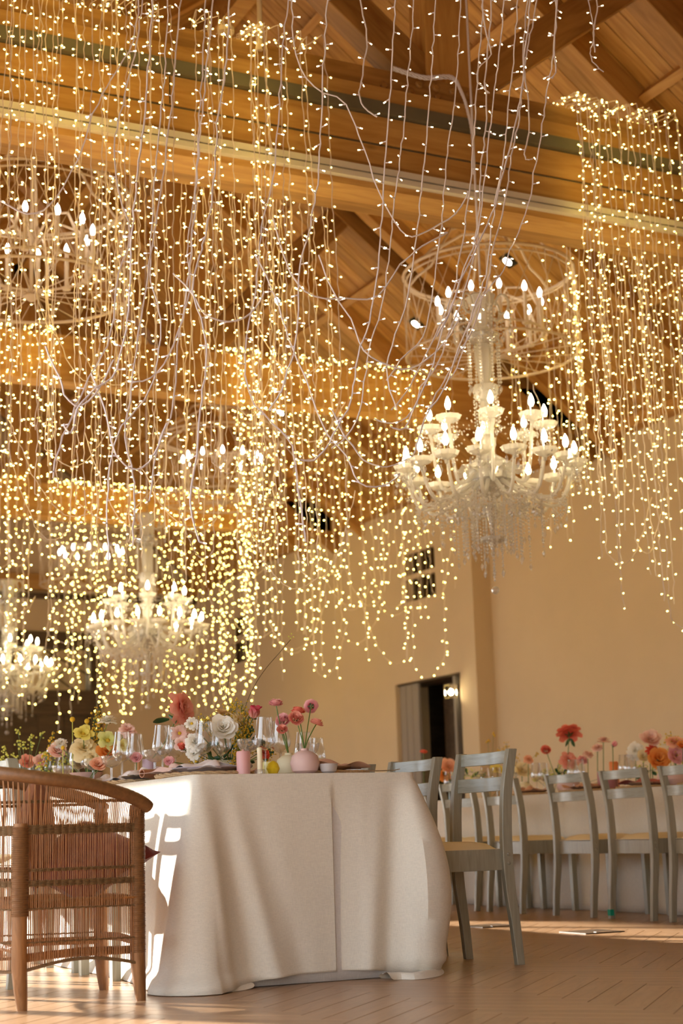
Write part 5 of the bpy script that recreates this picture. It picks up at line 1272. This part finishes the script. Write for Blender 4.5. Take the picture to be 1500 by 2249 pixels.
# ---- second table
XC = 6.55
def S(x, y, X=XC): return at_x(x, y, X)
def sb(x, X=XC): p = at_x(x, 1720, X); return Vector((X, p.y, TZ))
def fl2(kind, col, x, y, R, ax, l, X=XC, bx=None, leaves=(), bend=.3): return flower(kind, col, S(x, y, X), R, sb(bx or x, X), l, axis=ax, leaves=leaves, bend=bend, sr=.003)
fl2('peony', 'coral', 1250, 1612, .062, (.2, .5, .8), 'big coral peony standing tallest on the second table', bx=1243, leaves=[(S(1252, 1622), S(1242, 1640), .012), (S(1254, 1622), S(1262, 1640), .012)])
fl2('ranunculus', 'coral', 1199, 1647, .034, (-.4, -.7, .5), 'coral ranunculus on a leaning stem left of the tall peony', bx=1240, bend=-.5)
for a in (('peony', 'salmon', 1248, 1672, .05, (-.2, -.7, .5), 'salmon and red bloom low under the tall peony'), ('carnation', 'blush', 1325, 1629, .04, (0, -.1, 1), 'blush carnation topping the pale trio'), ('carnation', 'blush', 1312, 1645, .036, (-.3, -.3, .8), 'blush carnation at the left of the pale trio'),
          ('tulip', 'pink', 1346, 1638, .032, (.6, -.2, .6), 'pink bud at the right of the pale trio'), ('carnation', 'blush', 1291, 1659, .034, (0, -.5, .8), 'faint blush bloom left of the pale trio'), ('carnation', 'pink', 1278, 1671, .034, (0, -.6, .6), 'pink bloom low between the two right chairs'),
          ('rose', 'blush', 1428, 1625, .062, (-.3, -.7, .6), 'large peach rose high on the right'), ('rose', 'orange', 1446, 1668, .07, (-.3, -.8, .3), 'big orange rose above the second chair from the right'), ('rose', 'pink', 1484, 1661, .055, (-.3, -.9, .2), 'pink lisianthus with round heart at the right edge'),
          ('carnation', 'white', 1396, 1650, .052, (-.5, -.7, .3), 'white ruffled bloom left of the orange rose'), ('rose', 'cream', 1413, 1662, .04, (-.4, -.7, .4), 'pale yellow rose beside the white ruffled bloom'), ('daisy', 'red', 1433, 1650, .04, (-.3, -.7, .5), 'russet bloom between the peach and orange roses'),
          ('peony', 'peach', 1482, 1633, .045, (-.2, -.5, .8), 'peach bloom behind the pink lisianthus'), ('rose', 'orange', 1500, 1640, .04, (-.2, -.5, .8), 'orange bloom cut by the right edge'), ('rose', 'cream', 1146, 1693, .055, (-.3, -.8, .4), 'cream rose above the fourth chair'),
          ('carnation', 'peach', 1160, 1670, .035, (-.2, -.6, .7), 'small peach bloom above the cream rose'), ('open', 'yellow', 1092, 1693, .05, (-.2, -.6, .7), 'yellow leafy bloom seen between the near chair slats'), ('rose', 'peach', 985, 1684, .06, (-.3, -.8, .4), 'peach rose left of the near chair post'),
          ('ranunculus', 'coral', 930, 1652, .03, (0, -.3, 1), 'lone coral ranunculus before the dark doorway'), ('carnation', 'orange', 975, 1706, .05, (-.3, -.7, .5), 'orange bloom low between the near chairs'), ('rose', 'white', 1133, 1697, .04, (-.4, -.7, .4), 'white rose beside the cream one')):
    fl2(*a[:7])
spray('mimosa_spray', 'mimosa tuft at the top right over the roses', sb(1475), [S(x, y) for x, y in ((1474, 1610), (1468, 1620), (1482, 1622), (1476, 1632), (1490, 1650))], .006, M_MIMOSA, M_GREEN, n=16, spread=.018, along=.8, seed=21)
spray('mimosa_spray', 'thin yellow button sprigs left of the second table', sb(1075), [S(x, y) for x, y in ((1071, 1624), (1084, 1610), (1180, 1655), (1060, 1690))], .007, M_MIMOSA, M_GREEN, n=5, spread=.006, along=.96, seed=22)
spray('mimosa_spray', 'ochre foliage spray behind the near chair back', sb(1120), [S(x, y) for x, y in ((1105, 1640), (1112, 1632), (1130, 1648), (1135, 1670), (1096, 1640), (1125, 1660))], .006, M_MIMOSA, M_TWIG, n=12, spread=.014, along=.8, seed=23)
spray('mimosa_spray', 'yellow-green filler along the second table', sb(1215), [S(x, y) for x, y in ((1205, 1692), (1215, 1700), (1235, 1692), (1190, 1700), (1170, 1705), (1420, 1680), (1440, 1690), (1225, 1680), (1030, 1695), (1015, 1700), (960, 1690))], .006, M_FENNEL, M_LEAF, n=20, spread=.02, along=.8, seed=24)
ug = empty('leafy_sprigs', sb(1210), 0, 'green leaf sprigs low along the second table', 'foliage')
for i in range(36):
    x = rr.choice((rr.uniform(1190, 1260), rr.uniform(1395, 1480), rr.uniform(950, 1060))); a = S(x, rr.uniform(1700, 1730)); b = a+Vector((rr.uniform(-.05, .05), rr.uniform(-.06, .03), rr.uniform(.0, .08))); leaf(ug, a-sb(1210), b-sb(1210), .012)
lath('bud_vase', ball_vase(.085, .13, .03), cer_pink, 'round pink vase behind the third chair of the row', 'vase', 1247, None, X=6.5)
lath('bud_vase', ball_vase(.1, .13, .04), cer_pink, 'wide pink vase behind the rightmost chair', 'vase', 1475, None, X=6.5)
lath('bud_vase', ball_vase(.07, .11, .03), cer_cream, 'cream vase seen between the fourth and fifth chairs', 'vase', 1150, None, X=6.5)
lath('pillar_candle', [(.07, 0), (.07, .13), (.06, .135), (.0001, .13)], plain('mauve_wax', srgb(170, 110, 112), .5), 'broad mauve candle behind the second chair from the right', 'candle', 1334, None, X=6.45)
lath('pillar_candle', [(.032, 0), (.032, .2), (.028, .205), (.0001, .2)], wax_orange, 'orange pillar candle rising above the mauve one', 'candle', 1349, None, X=6.6)
lath('taper_candle', [(.012, 0), (.012, .1), (.004, .105)], wax_ivory, 'short ivory candle behind the second chair from the right', 'candle', 1377, None, X=6.4)
for i, (x, X, l) in enumerate(((1258, 6.42, 'wine glass between the coral blooms of the second table'), (1273, 6.46, 'wine glass right of the coral blooms on the second table'), (1372, 6.42, 'wine glass above the second chair from the right'), (1384, 6.5, 'wine glass left of the white ruffled bloom'), (1178, 6.4, 'wine glass over the gap after the fourth chair'), (1193, 6.45, 'wine glass left of the third chair'), (1065, 6.4, 'wine glass seen through the near chair back'), (1090, 6.45, 'second wine glass seen through the near chair back'), (985, 6.4, 'wine glass between the two near chairs'))):
    g = copy_tree(proto['wine']); p = at_x(x, 1700, X); g.location = (X, p.y, TZ); tag(g, l, 'glass', 'wine glasses on the second table')
for i, y in enumerate((7.1, 7.72, 8.35, 9.0, 9.7)):
    placemat(6.33, y, 'braided straw placemat on the second table before chair %s' % ('one', 'two', 'three', 'four', 'five')[i]); plate(6.33, y, 'tan plate on the second table before chair %s' % ('one', 'two', 'three', 'four', 'five')[i], pl_tan)
    napkin(6.32, y, ('rust', 'blush')[i > 2]+' napkin on the second table before chair %s' % ('one', 'two', 'three', 'four', 'five')[i], (nap_rust, nap_rust, nap_rust, nap_tan, nap_tan)[i], .3+i, 50+i, .3, .1)
